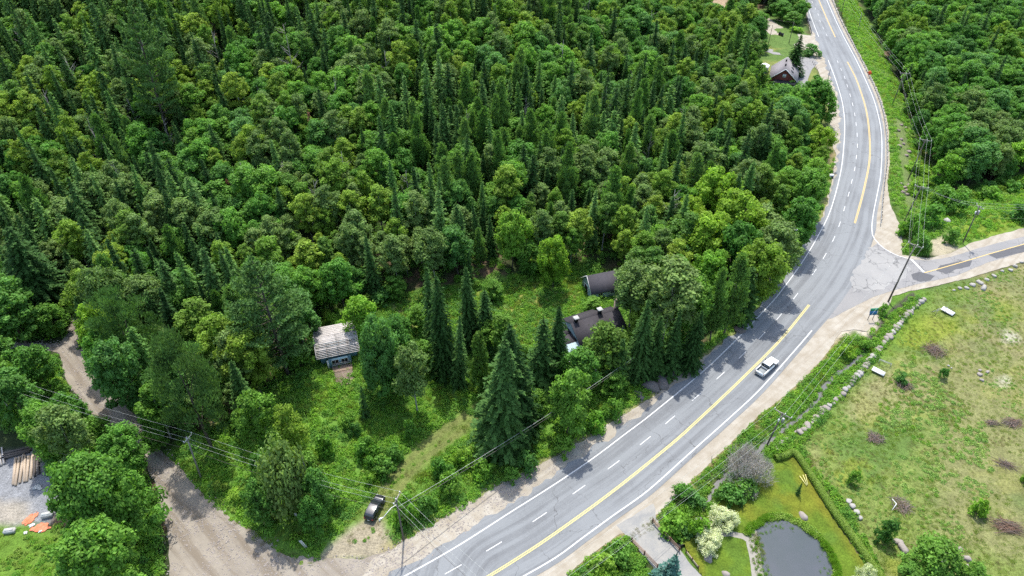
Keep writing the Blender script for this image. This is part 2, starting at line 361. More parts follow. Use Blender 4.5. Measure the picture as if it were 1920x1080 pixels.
def asphalt(name, uvbands=True, base=(.225, .235, .24), dark=(.145, .15, .155)):
    m = mat(name, base, .85); nt = m.node_tree; L = nt.links; b = nt.nodes['Principled BSDF']; tc = nt.nodes['Texture Coordinate']
    def noise(scale, vec, detail=5):
        n = nt.nodes.new('ShaderNodeTexNoise'); n.inputs['Scale'].default_value = scale; n.inputs['Detail'].default_value = detail
        L.new(vec, n.inputs['Vector']); return n.outputs[0]
    def mrange(v, a, b_, c, d):
        r = nt.nodes.new('ShaderNodeMapRange'); r.inputs[1].default_value = a; r.inputs[2].default_value = b_
        r.inputs[3].default_value = c; r.inputs[4].default_value = d; L.new(v, r.inputs[0]); return r.outputs[0]
    def mathn(op, a, b_=None, v=None):
        n = nt.nodes.new('ShaderNodeMath'); n.operation = op; L.new(a, n.inputs[0])
        if b_ is not None: L.new(b_, n.inputs[1])
        elif v is not None: n.inputs[1].default_value = v
        return n.outputs[0]
    f = mrange(noise(.12, tc.outputs['Object']), .35, .65, 0, .5)
    f2 = mrange(noise(1.8, tc.outputs['Object']), .3, .7, -.12, .12)
    fac = mathn('ADD', f, f2)
    if uvbands:
        uvn = nt.nodes.new('ShaderNodeUVMap'); uvn.uv_map = 'lane'
        mp = nt.nodes.new('ShaderNodeMapping'); mp.inputs['Scale'].default_value = (1, .03, 1)
        L.new(uvn.outputs[0], mp.inputs[0])
        st = mrange(noise(.9, mp.outputs[0], 4), .38, .62, -.42, .42)      # long streaks along the lanes
        st2 = mrange(noise(5, mp.outputs[0], 3), .35, .65, -.12, .12)
        fac = mathn('ADD', mathn('ADD', fac, st), st2)
    mx = nt.nodes.new('ShaderNodeMix'); mx.data_type = 'RGBA'; mx.inputs[6].default_value = (*[v * KD for v in base], 1); mx.inputs[7].default_value = (*[v * KD for v in dark], 1)
    L.new(fac, mx.inputs[0])
    out = mx.outputs[2]
    # cracks
    vo = nt.nodes.new('ShaderNodeTexVoronoi'); vo.feature = 'DISTANCE_TO_EDGE'; vo.inputs['Scale'].default_value = .11 if uvbands else .35
    nz = nt.nodes.new('ShaderNodeTexNoise'); nz.inputs['Scale'].default_value = .6; nz.inputs['Detail'].default_value = 4
    L.new(tc.outputs['Object'], nz.inputs['Vector'])
    wv = nt.nodes.new('ShaderNodeVectorMath'); wv.operation = 'MULTIPLY_ADD'; L.new(nz.outputs[1], wv.inputs[0]); wv.inputs[1].default_value = (3, 3, 0)
    L.new(tc.outputs['Object'], wv.inputs[2]); L.new(wv.outputs[0], vo.inputs['Vector'])
    ck = mrange(vo.outputs['Distance'], .002 if uvbands else .008, .006 if uvbands else .03, 1, 0)
    ck = mathn('MULTIPLY', ck, mrange(noise(.09, tc.outputs['Object'], 2), .42, .52, 0, .8))
    mc = nt.nodes.new('ShaderNodeMix'); mc.data_type = 'RGBA'; mc.inputs[7].default_value = (.07, .07, .07, 1)
    L.new(ck, mc.inputs[0]); L.new(out, mc.inputs[6]); L.new(mc.outputs[2], b.inputs['Base Color'])
    n3 = nt.nodes.new('ShaderNodeBump'); n3.inputs['Strength'].default_value = .25; n3.inputs['Distance'].default_value = .02
    L.new(noise(25, tc.outputs['Object']), n3.inputs['Height']); L.new(n3.outputs[0], b.inputs['Normal'])
    return m
M['asphalt'] = asphalt('sunbleached asphalt')
M['asphalt_side'] = asphalt('patchy asphalt', False, (.27, .26, .25), (.2, .2, .2))
M['asphalt_old'] = asphalt('old cracked asphalt', False, (.33, .32, .3), (.225, .225, .225))
M['asphalt_patch'] = asphalt('dark asphalt patch', False, (.11, .11, .115), (.085, .085, .09))

def ruts(m, ang, dark, scale=1.3, along=.05, amt=.8, lo=.5, hi=.62):
    nt = m.node_tree; L = nt.links; b = nt.nodes['Principled BSDF']; src = b.inputs['Base Color'].links[0].from_socket; tc = nt.nodes['Texture Coordinate']
    mp = nt.nodes.new('ShaderNodeMapping'); mp.vector_type = 'POINT'; mp.inputs['Rotation'].default_value = (0, 0, -ang); L.new(tc.outputs['Object'], mp.inputs[0])
    sq = nt.nodes.new('ShaderNodeVectorMath'); sq.operation = 'MULTIPLY'; sq.inputs[1].default_value = (along, 1, 1); L.new(mp.outputs[0], sq.inputs[0])
    wob = nt.nodes.new('ShaderNodeTexNoise'); wob.inputs['Scale'].default_value = .12; L.new(tc.outputs['Object'], wob.inputs['Vector'])
    ad = nt.nodes.new('ShaderNodeVectorMath'); ad.operation = 'MULTIPLY_ADD'; ad.inputs[1].default_value = (0, 1.6, 0); L.new(wob.outputs[1], ad.inputs[0]); L.new(sq.outputs[0], ad.inputs[2])
    n = nt.nodes.new('ShaderNodeTexNoise'); n.inputs['Scale'].default_value = scale; n.inputs['Detail'].default_value = 5; L.new(ad.outputs[0], n.inputs['Vector'])
    r = nt.nodes.new('ShaderNodeMapRange'); r.inputs[1].default_value = lo; r.inputs[2].default_value = hi; r.inputs[4].default_value = amt; L.new(n.outputs[0], r.inputs[0])
    mx = nt.nodes.new('ShaderNodeMix'); mx.data_type = 'RGBA'; mx.inputs[7].default_value = (*[v * KD for v in dark], 1); L.new(src, mx.inputs[6]); L.new(r.outputs[0], mx.inputs[0]); L.new(mx.outputs[2], b.inputs['Base Color'])
    bp = nt.nodes.new('ShaderNodeBump'); bp.inputs['Strength'].default_value = .6; bp.inputs['Distance'].default_value = .15; L.new(n.outputs[0], bp.inputs['Height'])
    ex = b.inputs['Normal'].links[0].from_socket if b.inputs['Normal'].links else None
    if ex is not None: L.new(ex, bp.inputs['Normal'])
    L.new(bp.outputs[0], b.inputs['Normal'])
d_ = at(1540, 677) - at(1062, 1080); ruts(M['gravel'], math.atan2(d_.y, d_.x), (.26, .215, .155), .8, .06, .6, .46, .68)
d_ = at(200, 740) - at(480, 1060); ruts(M['dirt'], math.atan2(d_.y, d_.x), (.19, .155, .115), .7, .06, .85, .46, .62)
def groundmat(name, bump=1.0):
    m = bpy.data.materials.new(name); m.use_nodes = True; nt = m.node_tree; L = nt.links; b = nt.nodes['Principled BSDF']
    b.inputs['Roughness'].default_value = .95; b.inputs['Specular IOR Level'].default_value = .1
    a = nt.nodes.new('ShaderNodeAttribute'); a.attribute_name = 'soil'; tc = nt.nodes.new('ShaderNodeTexCoord')
    val = None
    for s, lo, hi, d in ((.5, .72 * .8, 1.28 * .8, 6), (3.5, .62, 1.38, 4)):
        n = nt.nodes.new('ShaderNodeTexNoise'); n.inputs['Scale'].default_value = s; n.inputs['Detail'].default_value = d; n.inputs['Roughness'].default_value = .7
        L.new(tc.outputs['Object'], n.inputs['Vector'])
        r = nt.nodes.new('ShaderNodeMapRange'); r.inputs[1].default_value = .3; r.inputs[2].default_value = .7; r.inputs[3].default_value = lo; r.inputs[4].default_value = hi
        L.new(n.outputs[0], r.inputs[0])
        if val is None: val = r.outputs[0]
        else:
            q = nt.nodes.new('ShaderNodeMath'); q.operation = 'MULTIPLY'; L.new(val, q.inputs[0]); L.new(r.outputs[0], q.inputs[1]); val = q.outputs[0]
        last = n
    sc = nt.nodes.new('ShaderNodeVectorMath'); sc.operation = 'SCALE'; L.new(a.outputs['Color'], sc.inputs[0]); L.new(val, sc.inputs['Scale'])

    L.new(sc.outputs[0], b.inputs['Base Color'])
    bp = nt.nodes.new('ShaderNodeBump'); bp.inputs['Strength'].default_value = .7 * bump; bp.inputs['Distance'].default_value = .15
    L.new(last.outputs[0], bp.inputs['Height']); L.new(bp.outputs[0], b.inputs['Normal'])
    return m
M['ground'] = groundmat('earth and grass'); M['lawn'] = groundmat('mown lawn', .3)
def watermat(name, col, rough, n2=None):
    m = mat(name, col, rough, spec=.6, bump=(1.5, .12, .03), noise=n2); return m
M['pond'] = watermat('pond water', (.062, .07, .08), .05, (.16, .35, (.045, .06, .06)))
M['brook'] = watermat('brook water', (.12, .115, .10), .2)

# ================================================================== GROUND
def build_ground():
    def axis(lo, hi, d, far):
        a = list(np.arange(lo, hi + d / 2, d)); s = d
        while a[-1] < far: s *= 1.22; a.append(a[-1] + s)
        s = d
        while a[0] > -far: s *= 1.22; a.insert(0, a[0] - s)
        return np.array(a)
    xs, ys = axis(-110, 175, .75, 4000), axis(42, 330, .75, 4000)
    X, Y = np.meshgrid(xs, ys); nx, ny = len(xs), len(ys); x, y = X.ravel(), Y.ravel()
    z = height(x, y)
    near = (x > -112) & (x < 178) & (y > 40) & (y < 335)
    und = (fnoise(x, y, 9, 7) - .5) * .5
    roads = np.minimum(sdist(x, y, MAIN_POLY[::5]), sdist(x, y, DIRT)); roads = np.minimum(roads, sdist(x, y, SIDE_GRAVEL))
    und *= sstep(0, 3, sdist(x, y, LAWN)) * sstep(2, 5, pdist(x, y, STREAM))
    z = z + und * sstep(4, 14, roads) - .05 * (roads < 2)
    px, py, dep = proj(x, y, z)
    c = np.zeros((len(x), 3)); c[:] = (.035, .05, .018)
    n1, n2, n3 = fnoise(x, y, 14, 11), fnoise(x, y, 4.5, 12), fnoise(x, y, 30, 13)
    def put(w, col):
        w = np.clip(w, 0, 1)[:, None]; c[:] = c * (1 - w) + np.array(col) * w
    def zone(poly, col, feather=1.5, rag=2.0, amt=1.0, nz=None):
        d = sdist(x, y, [(p.x, p.y) for p in ats(poly)]) + (n2 - .5) * 2 * rag
        w = (1 - sstep(-feather, feather, d)) * amt
        if nz is not None: w = w * nz
        put(w, col)
    # brown needle floor patches in the softwoods
    put(sstep(.52, .62, n2) * sstep(.5, .6, n1) * .8, (.13, .085, .055))
    # green verge and meadow in front
    zone([(330, 1000), (300, 850), (560, 700), (600, 600), (700, 560), (940, 525), (1090, 500), (1320, 640), (1560, 330), (1575, 200), (1620, 300), (1400, 640), (1160, 800), (960, 920), (760, 1040), (600, 1060), (500, 1040)], (.10, .2, .03))
    zone([(760, 560), (840, 540), (930, 545), (1010, 535), (1085, 530), (1095, 570), (1050, 600), (1010, 640), (960, 640), (870, 620), (760, 610)], (.17, .21, .035), 2, 2)
    zone([(960, 560), (1050, 545), (1085, 560), (1040, 600), (990, 640), (960, 600)], (.22, .22, .06), 2, 3, .8)
    zone([(740, 570), (800, 565), (805, 600), (770, 610)], (.27, .2, .11), 1.5, 2)
    trk = pdist(x, y, ats([(690, 985), (712, 950), (750, 895), (800, 845), (870, 792), (905, 770)]))
    put((1 - sstep(1.2, 3.6, trk + (n2 - .5) * 2)) * .75, (.125, .145, .04))
    put((1 - sstep(.0, 1.0, np.abs(trk - 1.1) + (n2 - .5))) * .4 * (py > 700), (.16, .15, .06))
    zone([(600, 1048), (615, 1025), (640, 1000), (655, 985), (685, 970), (715, 975), (725, 1010), (735, 1035), (700, 1050)], (.27, .235, .165), .8, 1.0)
    # strip beyond the guardrail and around the side road
    zone([(1600, -40), (1640, 30), (1668, 140), (1710, 220), (1765, 305), (1800, 340), (1920, 310), (2000, 300), (2000, 440), (1800, 470), (1700, 480), (1680, 400), (1655, 300), (1600, 60), (1560, -40)], (.10, .175, .03), 3, 3)
    zone([(1672, 215), (1700, 230), (1712, 300), (1722, 370), (1700, 420), (1690, 360), (1680, 270)], (.16, .15, .09), 1, 3, .4)
    zone([(1745, 450), (1780, 440), (1800, 470), (1765, 482), (1745, 478)], (.33, .29, .2), .7, 1)
    zone([(1790, 400), (1880, 380), (1920, 385), (1960, 410), (1850, 440), (1800, 440)], (.16, .22, .025), 2, 3, .8)
    # field
    zone([(1700, 552), (1820, 520), (1990, 480), (2100, 600), (2100, 1150), (1640, 1150), (1600, 1000), (1500, 830), (1560, 770), (1650, 660)], (.14, .18, .045), 1, 1)
    field = (1 - sstep(-1, 2, sdist(x, y, ats([(1700, 552), (1820, 520), (1990, 480), (2100, 600), (2100, 1150), (1640, 1150), (1600, 1000), (1500, 830), (1560, 770), (1650, 660)]))))
    put(field * sstep(.52, .68, n1) * .55, (.2, .18, .085))
    put(field * sstep(.52, .66, fnoise(x, y, 12, 21)) * .75, (.075, .135, .03))
    put(field * sstep(.6, .7, fnoise(x, y, 6, 23)) * .6, (.19, .22, .03))
    put(field * sstep(.45, .6, fnoise(x, y, 18, 25)) * sstep(1700, 1800, px) * .6, (.19, .17, .085))
    zone([(1600, 700), (1700, 680), (1740, 740), (1700, 800), (1600, 790), (1560, 770)], (.22, .2, .1), 3, 4, .6)
    zone([(1730, 590), (1800, 600), (1790, 640), (1700, 650), (1650, 660), (1690, 590)], (.17, .21, .025), 2, 3, .8)
    zone([(1870, 620), (1905, 625), (1912, 640), (1885, 642)], (.36, .35, .27), .9, 1.8, .7)
    zone([(1868, 712), (1885, 706), (1900, 720), (1892, 732), (1872, 726)], (.38, .37, .28), .8, 1.6, .7)
    # brook banks, verge of the road
    bd = pdist(x, y, STREAM); put((1 - sstep(2, 7, bd)) * .9, (.085, .165, .022)); put(1 - sstep(.4, .9, bd), (.06, .06, .04))
    ge = pdist(x, y, ats([(1062, 1080), (1144, 1017), (1240, 962), (1335, 868), (1410, 792), (1490, 727), (1540, 677), (1578, 622)]))
    put((1 - sstep(.3, 2.4, ge + (n2 - .5) * 1.5)) * .8, (.25, .21, .10))
    le = pdist(x, y, ats([(730, 1032), (830, 975), (960, 897), (1100, 822), (1160, 785), (1230, 740), (1310, 675), (1375, 630), (1440, 570), (1490, 520), (1525, 470), (1540, 410), (1560, 330), (1566, 280), (1556, 240)]))
    put((1 - sstep(.2, 2.0, le + (n2 - .5) * 1.5)) * .7, (.22, .19, .085))
    zone([(1580, 590), (1640, 575), (1650, 598), (1640, 622), (1625, 632), (1600, 618), (1560, 640)], (.42, .37, .29), .6, .8)
    # grey yard in the corner
    zone([(-60, 850), (60, 840), (110, 880), (120, 950), (95, 985), (40, 1010), (-60, 1030)], (.21, .215, .225), 1, 1.2)
    zone([(-20, 930), (50, 940), (60, 975), (20, 990), (-20, 985)], (.33, .28, .2), 1, 1.5, .6)
    zone([(-60, 990), (60, 985), (110, 985), (140, 1000), (150, 1120), (-60, 1140)], (.1, .18, .025), 1, 1.2)
    zone([(120, 960), (175, 985), (195, 1030), (190, 1100), (150, 1100), (145, 1020)], (.16, .11, .07), .8, 1)
    zone([(-20, 500), (14, 500), (16, 560), (-20, 560)], (.2, .19, .06), 1, 1)
    # house grounds at the far bend
    zone([(1412, 95), (1440, 85), (1480, 110), (1520, 120), (1545, 150), (1560, 200), (1545, 235), (1500, 215), (1420, 160)], (.16, .185, .05), 2, 2)
    zone([(1405, 20), (1450, 10), (1495, 0), (1512, 50), (1522, 70), (1515, 110), (1412, 115)], (.09, .15, .035), 2, 2)
    zone([(1415, 70), (1450, 90), (1475, 90), (1420, 105)], (.17, .19, .05), 1, 1)
    zone([(1330, 0), (1365, -5), (1368, 25), (1380, 50), (1350, 60), (1325, 45)], (.34, .26, .18), 2, 3)
    # little openings in the woods
    for (a, b, r, col) in [(815, 352, 5, (.12, .16, .04)), (700, 472, 4, (.22, .15, .1)), (835, 470, 3, (.24, .16, .1)), (770, 330, 3, (.2, .16, .09)), (720, 465, 3, (.22, .15, .1))]:
        q = on(a, b); put(1 - sstep(r * .5, r, np.hypot(x - q.x, y - q.y) + (n2 - .5) * 4), col)
    V = np.stack([x, y, z], 1)
    ii = np.arange(nx * ny).reshape(ny, nx)
    Fq = np.stack([ii[:-1, :-1].ravel(), ii[:-1, 1:].ravel(), ii[1:, 1:].ravel(), ii[1:, :-1].ravel()], 1)
    me = npmesh('ground', V, Fq, M['ground'], smooth_=True, extra={'soil': np.clip(c, 0, 1)})
    o = link('ground', me); o['kind'] = 'structure'; return o
build_ground()

def sheet(name, pts, z, m, rag=0.0, step=.6, kind='structure', seed=1, sm=False, col=None):
    """a flat sheet with a naturally ragged edge"""
    P = smooth(pts, True, step) if sm else None
    if P is None:
        P = []
        for i, a in enumerate(pts):
            b = pts[(i + 1) % len(pts)]; a = Vector(a); b = Vector(b); k = max(1, int((b - a).length / step)) if rag else 1
            P += [a.lerp(b, t / k) for t in range(k)]
    if rag:
        n = len(P); X = np.array([p.x for p in P]); Y = np.array([p.y for p in P])
        d = (fnoise(X, Y, 2.6, seed) - .5) * 2 * rag + (vnoise(X, Y, .9, seed + 5) - .5) * rag
        Q = []
        for i, p in enumerate(P):
            t = (P[(i + 1) % n] - P[i - 1]); t.normalize(); Q.append(p + Vector((t.y, -t.x, 0)) * d[i])
        P = Q
    P = [Vector((p.x, p.y, 0)) for p in P]
    tris = tessellate_polygon([P]); V = [(p.x, p.y, z) for p in P]
    fs = []
    for t in tris:
        a, b, c_ = (P[i] for i in t)
        fs.append(tuple(t) if (b - a).cross(c_ - a).z > 0 else (t[0], t[2], t[1]))
    extra = {'soil': np.tile(np.array(col), (len(V), 1))} if col else None
    o = link(name, npmesh(name, V, fs, m, extra=extra)); o['kind'] = kind; return o

# shoulders, dirt road, side road
SHOULDER_L = ats([(640, 1150), (700, 1046), (730, 1034), (765, 1013), (830, 975), (880, 940), (960, 897), (1025, 865), (1100, 822), (1160, 785), (1230, 740), (1310, 675), (1375, 632), (1440, 575), (1462, 553), (1492, 515), (1522, 468), (1536, 425), (1548, 390), (1560, 335), (1567, 295), (1560, 255), (1556, 235)])
SHOULDER_L2 = ats([(1520, 140), (1495, 100), (1480, 82), (1470, 60)])
sheet('road_shoulder', SHOULDER_L + offset(smooth(ats(W_LEFT1[:19]), step=2), .5)[::-1], .03, M['gravel'], .45, .7, seed=3)
sheet('gravel_drive', ats([(1420, 20), (1432, 27), (1460, 47), (1490, 63), (1522, 67), (1545, 80), (1558, 114), (1520, 106), (1512, 95), (1490, 90), (1462, 85), (1440, 83), (1438, 77), (1460, 75), (1445, 66), (1424, 46)]), .02, M['gravel'], .25, .9, seed=4)
sheet('road_shoulder', ats([(1520, 104), (1558, 112), (1572, 150), (1586, 200), (1588, 240), (1575, 262), (1566, 250), (1556, 235), (1552, 200), (1546, 170), (1540, 145), (1530, 128), (1515, 115)]), .024, M['gravel'], .3, .9, seed=5)
sheet('road_shoulder', ats([(1521, 66), (1540, 80), (1530, 60), (1520, 30), (1508, -10), (1500, -35), (1494, -35), (1505, 5), (1514, 40)]), .024, M['gravel'], .2, .9, seed=5)
sheet('road_shoulder', ats([(940, 1130), (1030, 1098), (1062, 1080), (1099, 1046), (1144, 1016), (1162, 1002), (1240, 960), (1335, 866), (1410, 790), (1490, 725), (1540, 675), (1578, 622), (1600, 600), (1500, 620), (1425, 710), (1151, 945), (960, 1075)]), .03, M['gravel'], .3, .7, seed=6)
sheet('road_shoulder', [p for p in offset(GUARD, .9)] + offset(GUARD, -3.2)[::-1], .025, M['gravel'], .3, .9, seed=8)
sheet('side_road_shoulder', SIDE_GRAVEL, .035, M['gravel'], .25, .8, seed=9)
sheet('dirt_road', DIRT, .025, M['dirt'], .5, .8, seed=10)
sheet('driveway', DRIVE_POLY, .04, mat('grey driveway gravel', (.22, .225, .225), .95, noise=(.4, .4, (.36, .34, .3)), bump=(7, .4, .04)), .2, .6, seed=12)
sheet('driveway', ats([(1497, 106), (1525, 110), (1534, 118), (1522, 130), (1516, 145), (1512, 162), (1492, 168), (1482, 150), (1490, 128)]), .045, M['asphalt_side'], .2, .8, seed=13)
sheet('driveway', ats([(1436, 87), (1462, 94), (1470, 104), (1450, 102), (1430, 94)]), .045, M['asphalt_side'], .2, .8, seed=14)
sheet('side_road', SIDE_POLY, .055, M['asphalt_side'], .12, .6, seed=15)
sheet('asphalt_patch', ats([(1763, 498), (1800, 490), (1822, 489), (1818, 500), (1793, 505), (1775, 514), (1755, 508)]), .066, M['asphalt_patch'], .12, .5, seed=16)
sheet('asphalt_patch', ats([(1853, 478), (1922, 458), (1990, 440), (1990, 448), (1915, 474), (1868, 485)]), .066, M['asphalt_patch'], .12, .5, seed=17)
sheet('asphalt_patch', ats([(1708, 515), (1724, 510), (1752, 518), (1745, 526), (1725, 529), (1712, 524)]), .066, M['asphalt_patch'], .12, .5, seed=18)

def build_main_road():
    n = 420; m = 14
    def res(line):
        L = [0]
        for a, b in zip(line, line[1:]): L.append(L[-1] + (b - a).length)
        L = np.array(L); t = np.linspace(0, L[-1], n)
        return np.stack([np.interp(t, L, [p[k] for p in line]) for k in range(2)], 1), L[-1]
    A, la = res(LEFT_EDGE); B, lb = res(RIGHT_EDGE)
    # pair every left station with the nearest right point so that columns run square to the road
    V, uv = [], []
    Bf = np.array([(p.x, p.y) for p in RIGHT_EDGE]); bi = 0
    rt = []
    for i in range(n):
        d = np.hypot(Bf[:, 0] - A[i, 0], Bf[:, 1] - A[i, 1]); k = int(np.argmin(d)); k = max(k, bi); bi = min(k, len(Bf) - 1); rt.append(Bf[bi])
    rt = np.array(rt); nzl = (fnoise(A[:, 0], A[:, 1], 2.4, 5) - .5) * 2.6
    for i in range(n):
        w = rt[i] - A[i]; wl_ = np.linalg.norm(w) + 1e-6
        a = A[i] + w / wl_ * nzl[i]
        for k in range(m):
            u = k / (m - 1); p = a * (1 - u) + rt[i] * u; V.append((p[0], p[1], .06)); uv.append((float(np.hypot(*(rt[i] - p))), i / (n - 1) * la))
    Fq = []
    for i in range(n - 1):
        for k in range(m - 1):
            q = i * m + k; Fq.append((q, q + 1, q + m + 1, q + m))
    me = npmesh('main_road', V, np.array(Fq), M['asphalt'])
    ul = me.uv_layers.new(name='lane'); vi = np.zeros(len(me.loops), np.int32); me.loops.foreach_get('vertex_index', vi)
    ul.data.foreach_set('uv', np.array(uv, np.float32)[vi].ravel())
    o = link('main_road', me); o['kind'] = 'structure'
build_main_road()
sheet('asphalt_patch', ats([(1600, 508), (1625, 478), (1634, 462), (1655, 474), (1682, 486), (1700, 488), (1706, 510), (1690, 528), (1660, 540), (1625, 546), (1600, 548), (1596, 528)]), .067, M['asphalt_old'], .9, .5, seed=20)

def stripe(mb, line, w, z, wn=.0):
    L = [Vector((p.x, p.y, z)) for p in line]; a, b = offset(L, -w / 2), offset(L, w / 2); n = len(L)
    mb.add([Vector((p.x, p.y, z)) for p in a] + [Vector((p.x, p.y, z)) for p in b], [(i, n + i, n + i + 1, i + 1) for i in range(n - 1)])
def marks(name, lines, w, m, z=.078):
    mb = MB()
    for l in lines: stripe(mb, l, w, z)
    o = mb.build(name, m); o['kind'] = 'structure'; return o
sm_ = lambda p: smooth(ats(p), step=1.5)
marks('edge_line', [sm_(W_LEFT1), sm_(W_LEFT2), sm_(W_RIGHT1), sm_(W_RIGHT2)], .22, M['roadpaint'])
y1, y2, y3 = sm_(YEL1), sm_(YEL2), sm_(YEL3)
marks('centre_line', [offset(y1, -.15), offset(y1, .15)], .17, M['yellow'])
marks('centre_line', [offset(y2, -.15), offset(y2, .15), offset(y3, -.15), offset(y3, .15)], .17, M['amber'])
marks('centre_line', [smooth(ats([(1733, 512), (1800, 493), (1860, 475), (1920, 458), (1990, 437)]), step=1.5)], .22, M['amber'])
marks('stop_line', [ats([(1709, 487), (1732, 511)])], .55, M['roadpaint'], .082)
dl = []
for i, (a, b) in enumerate(DASH):
    p = at(a, b); q = at(*DASH[i + 1]) if i < len(DASH) - 1 else None; o_ = at(*DASH[i - 1]) if i else None
    d = ((q or p) - (o_ or p)).normalized()
    dl.append([p - d * 1.45, p + d * 1.45])
marks('lane_line', dl, .15, M['roadpaint'])

# lawn, pond, brook
def build_lawn():
    X, Y = np.meshgrid(np.arange(20, 60, .4), np.arange(35, 84, .4)); x, y = X.ravel(), Y.ravel()
    ins = inpoly(x, y, LAWN) & ~inpoly(x, y, POND); ok = ins.reshape(X.shape)
    n1, n2 = fnoise(x, y, 7, 31), fnoise(x, y, 3, 33)
    c = np.zeros((len(x), 3)); c[:] = (.085, .135, .014)
    w = (sstep(.5, .68, n1) * .75)[:, None]; c = c * (1 - w) + np.array((.135, .145, .016)) * w
    w = (sstep(.55, .7, n2) * .5)[:, None]; c = c * (1 - w) + np.array((.06, .115, .018)) * w
    hd = pdist(x, y, ats([(1490, 855), (1560, 965), (1648, 1085)])); w = (1 - sstep(.6, 2.6, hd))[:, None] * .4; c = c * (1 - w) + np.array((.16, .135, .018)) * w
    V = np.stack([x, y, np.full(len(x), .30)], 1); ii = np.arange(len(x)).reshape(X.shape)
    k = ok[:-1, :-1] & ok[:-1, 1:] & ok[1:, 1:] & ok[1:, :-1]
    Fq = np.stack([ii[:-1, :-1][k], ii[:-1, 1:][k], ii[1:, 1:][k], ii[1:, :-1][k]], 1)
    V[:, 2] = .04 + height(x, y) * 0 + .22 * sstep(0, 3, -sdist(x, y, LAWN)) * 1.0
    used = np.unique(Fq); mp = -np.ones(len(x), int); mp[used] = np.arange(len(used))
    o = link('lawn', npmesh('lawn', V[used], mp[Fq], M['lawn'], smooth_=True, extra={'soil': c[used]})); o['kind'] = 'structure'
build_lawn()
sheet('pond_bank', ats([(1398, 1000), (1417, 990), (1424, 1030), (1432, 1060), (1446, 1100), (1412, 1090), (1405, 1050), (1400, 1025)]), .275, M['bank'], .2, .5, seed=22)
sheet('garden_path', ats([(1346, 995), (1372, 998), (1398, 1003), (1400, 1018), (1392, 1012), (1368, 1007), (1348, 1008)]), .277, M['bank'], .15, .5, seed=23)
sheet('pond', POND, .29, M['pond'], .12, .5, seed=24)
def build_brook():
    wd = [(.30 + .3 * vnoise(np.array([p.x]), np.array([p.y]), 3, 4)[0]) for p in STREAM]; mb = MB(); n = len(STREAM); L, Rr = [], []
    for i, p in enumerate(STREAM):
        t = (STREAM[min(i + 1, n - 1)] - STREAM[max(i - 1, 0)]).normalized(); s = Vector((t.y, -t.x, 0)) * wd[i]
        L.append(p - s); Rr.append(p + s)
    mb.add([(q.x, q.y, -.52) for q in L] + [(q.x, q.y, -.52) for q in Rr], [(i, i + 1, n + i + 1, n + i) for i in range(n - 1)])
    o = mb.build('brook', M['brook']); o['kind'] = 'structure'
build_brook()

# ================================================================== TREES
def unit(v): return v / (np.linalg.norm(v, axis=1, keepdims=True) + 1e-9)
def cards(C, N, a, b, rng, U=None):
    """diamond leaves: centres C, normals N, half length a, half width b; U = wanted long axis"""
    n = len(C); N = unit(N)
    if U is None: U = rng.normal(size=(n, 3))
    U = unit(U - N * np.sum(U * N, 1, keepdims=True)); W = np.cross(N, U)
    a = np.broadcast_to(np.asarray(a, float), (n,))[:, None]; b = np.broadcast_to(np.asarray(b, float), (n,))[:, None]
    V = np.stack([C - U * a, C + W * b, C + U * a, C - W * b], 1).reshape(-1, 3)
    return V, np.arange(4 * n).reshape(n, 4)
def crown_clumps(seed, H, Rr, base, prof, nclump, nleaf, leaf, rc=(.3, .42), up=.35, aspect=.7, flat=.8, gap=.12, spiky=False, inner=.25):
    """leaf clumps spread over a crown of radius profile prof(t), t=0 foot of crown, 1 top"""
    rng = np.random.default_rng(seed); Cs, Ns, Ts, As, Us = [], [], [], [], []; centres = []
    k = 0; tries = 0
    while k < nclump and tries < nclump * 8:
        tries += 1
        t = rng.uniform(0, 1) ** .85; pr = prof(t)
        if rng.uniform() > pr + .15: continue
        ang = rng.uniform(0, 2 * math.pi); q = rng.uniform(.62, 1.0) if rng.uniform() > inner else rng.uniform(.1, .6)
        lob = 1 + .16 * math.sin(ang * 2 + seed) + .12 * math.sin(ang * 3 + seed * 2.3 + t * 4)
        rr = Rr * pr * q * lob
        c = np.array([math.cos(ang) * rr, math.sin(ang) * rr, base + (H - base) * t])
        r = Rr * rng.uniform(rc[0] * .75, rc[1] * 1.12); c[2] = min(c[2], H - r * flat * .8)
        n = max(8, int(nleaf * rng.uniform(.75, 1.25))); d = unit(rng.normal(size=(n, 3)) + np.array([0, 0, up]))
        p = c + d * np.array([1, 1, flat]) * r * np.clip(rng.normal(.86, .2, (n, 1)), .3, 1.35)
        Cs.append(p); Ns.append(d + rng.normal(size=(n, 3)) * .55 + np.array([0, 0, .35]))
        tc = rng.uniform(.0, 1.0) * .6 + .2
        Ts.append(np.clip(tc + rng.normal(size=n) * .15, 0, 1)); As.append(leaf * rng.uniform(.7, 1.35, n)); centres.append(c)
        Us.append(d * .6 + np.array([0, 0, 1.0]) + rng.normal(size=(n, 3)) * .3)
        k += 1
    C, N, T, A, U = map(np.concatenate, (Cs, Ns, Ts, As, Us))
    if spiky: N = np.cross(U, rng.normal(size=U.shape))
    V, Fq = cards(C, N, A, A * aspect, rng, U if spiky else None)
    return V, Fq, np.repeat(T, 4), centres
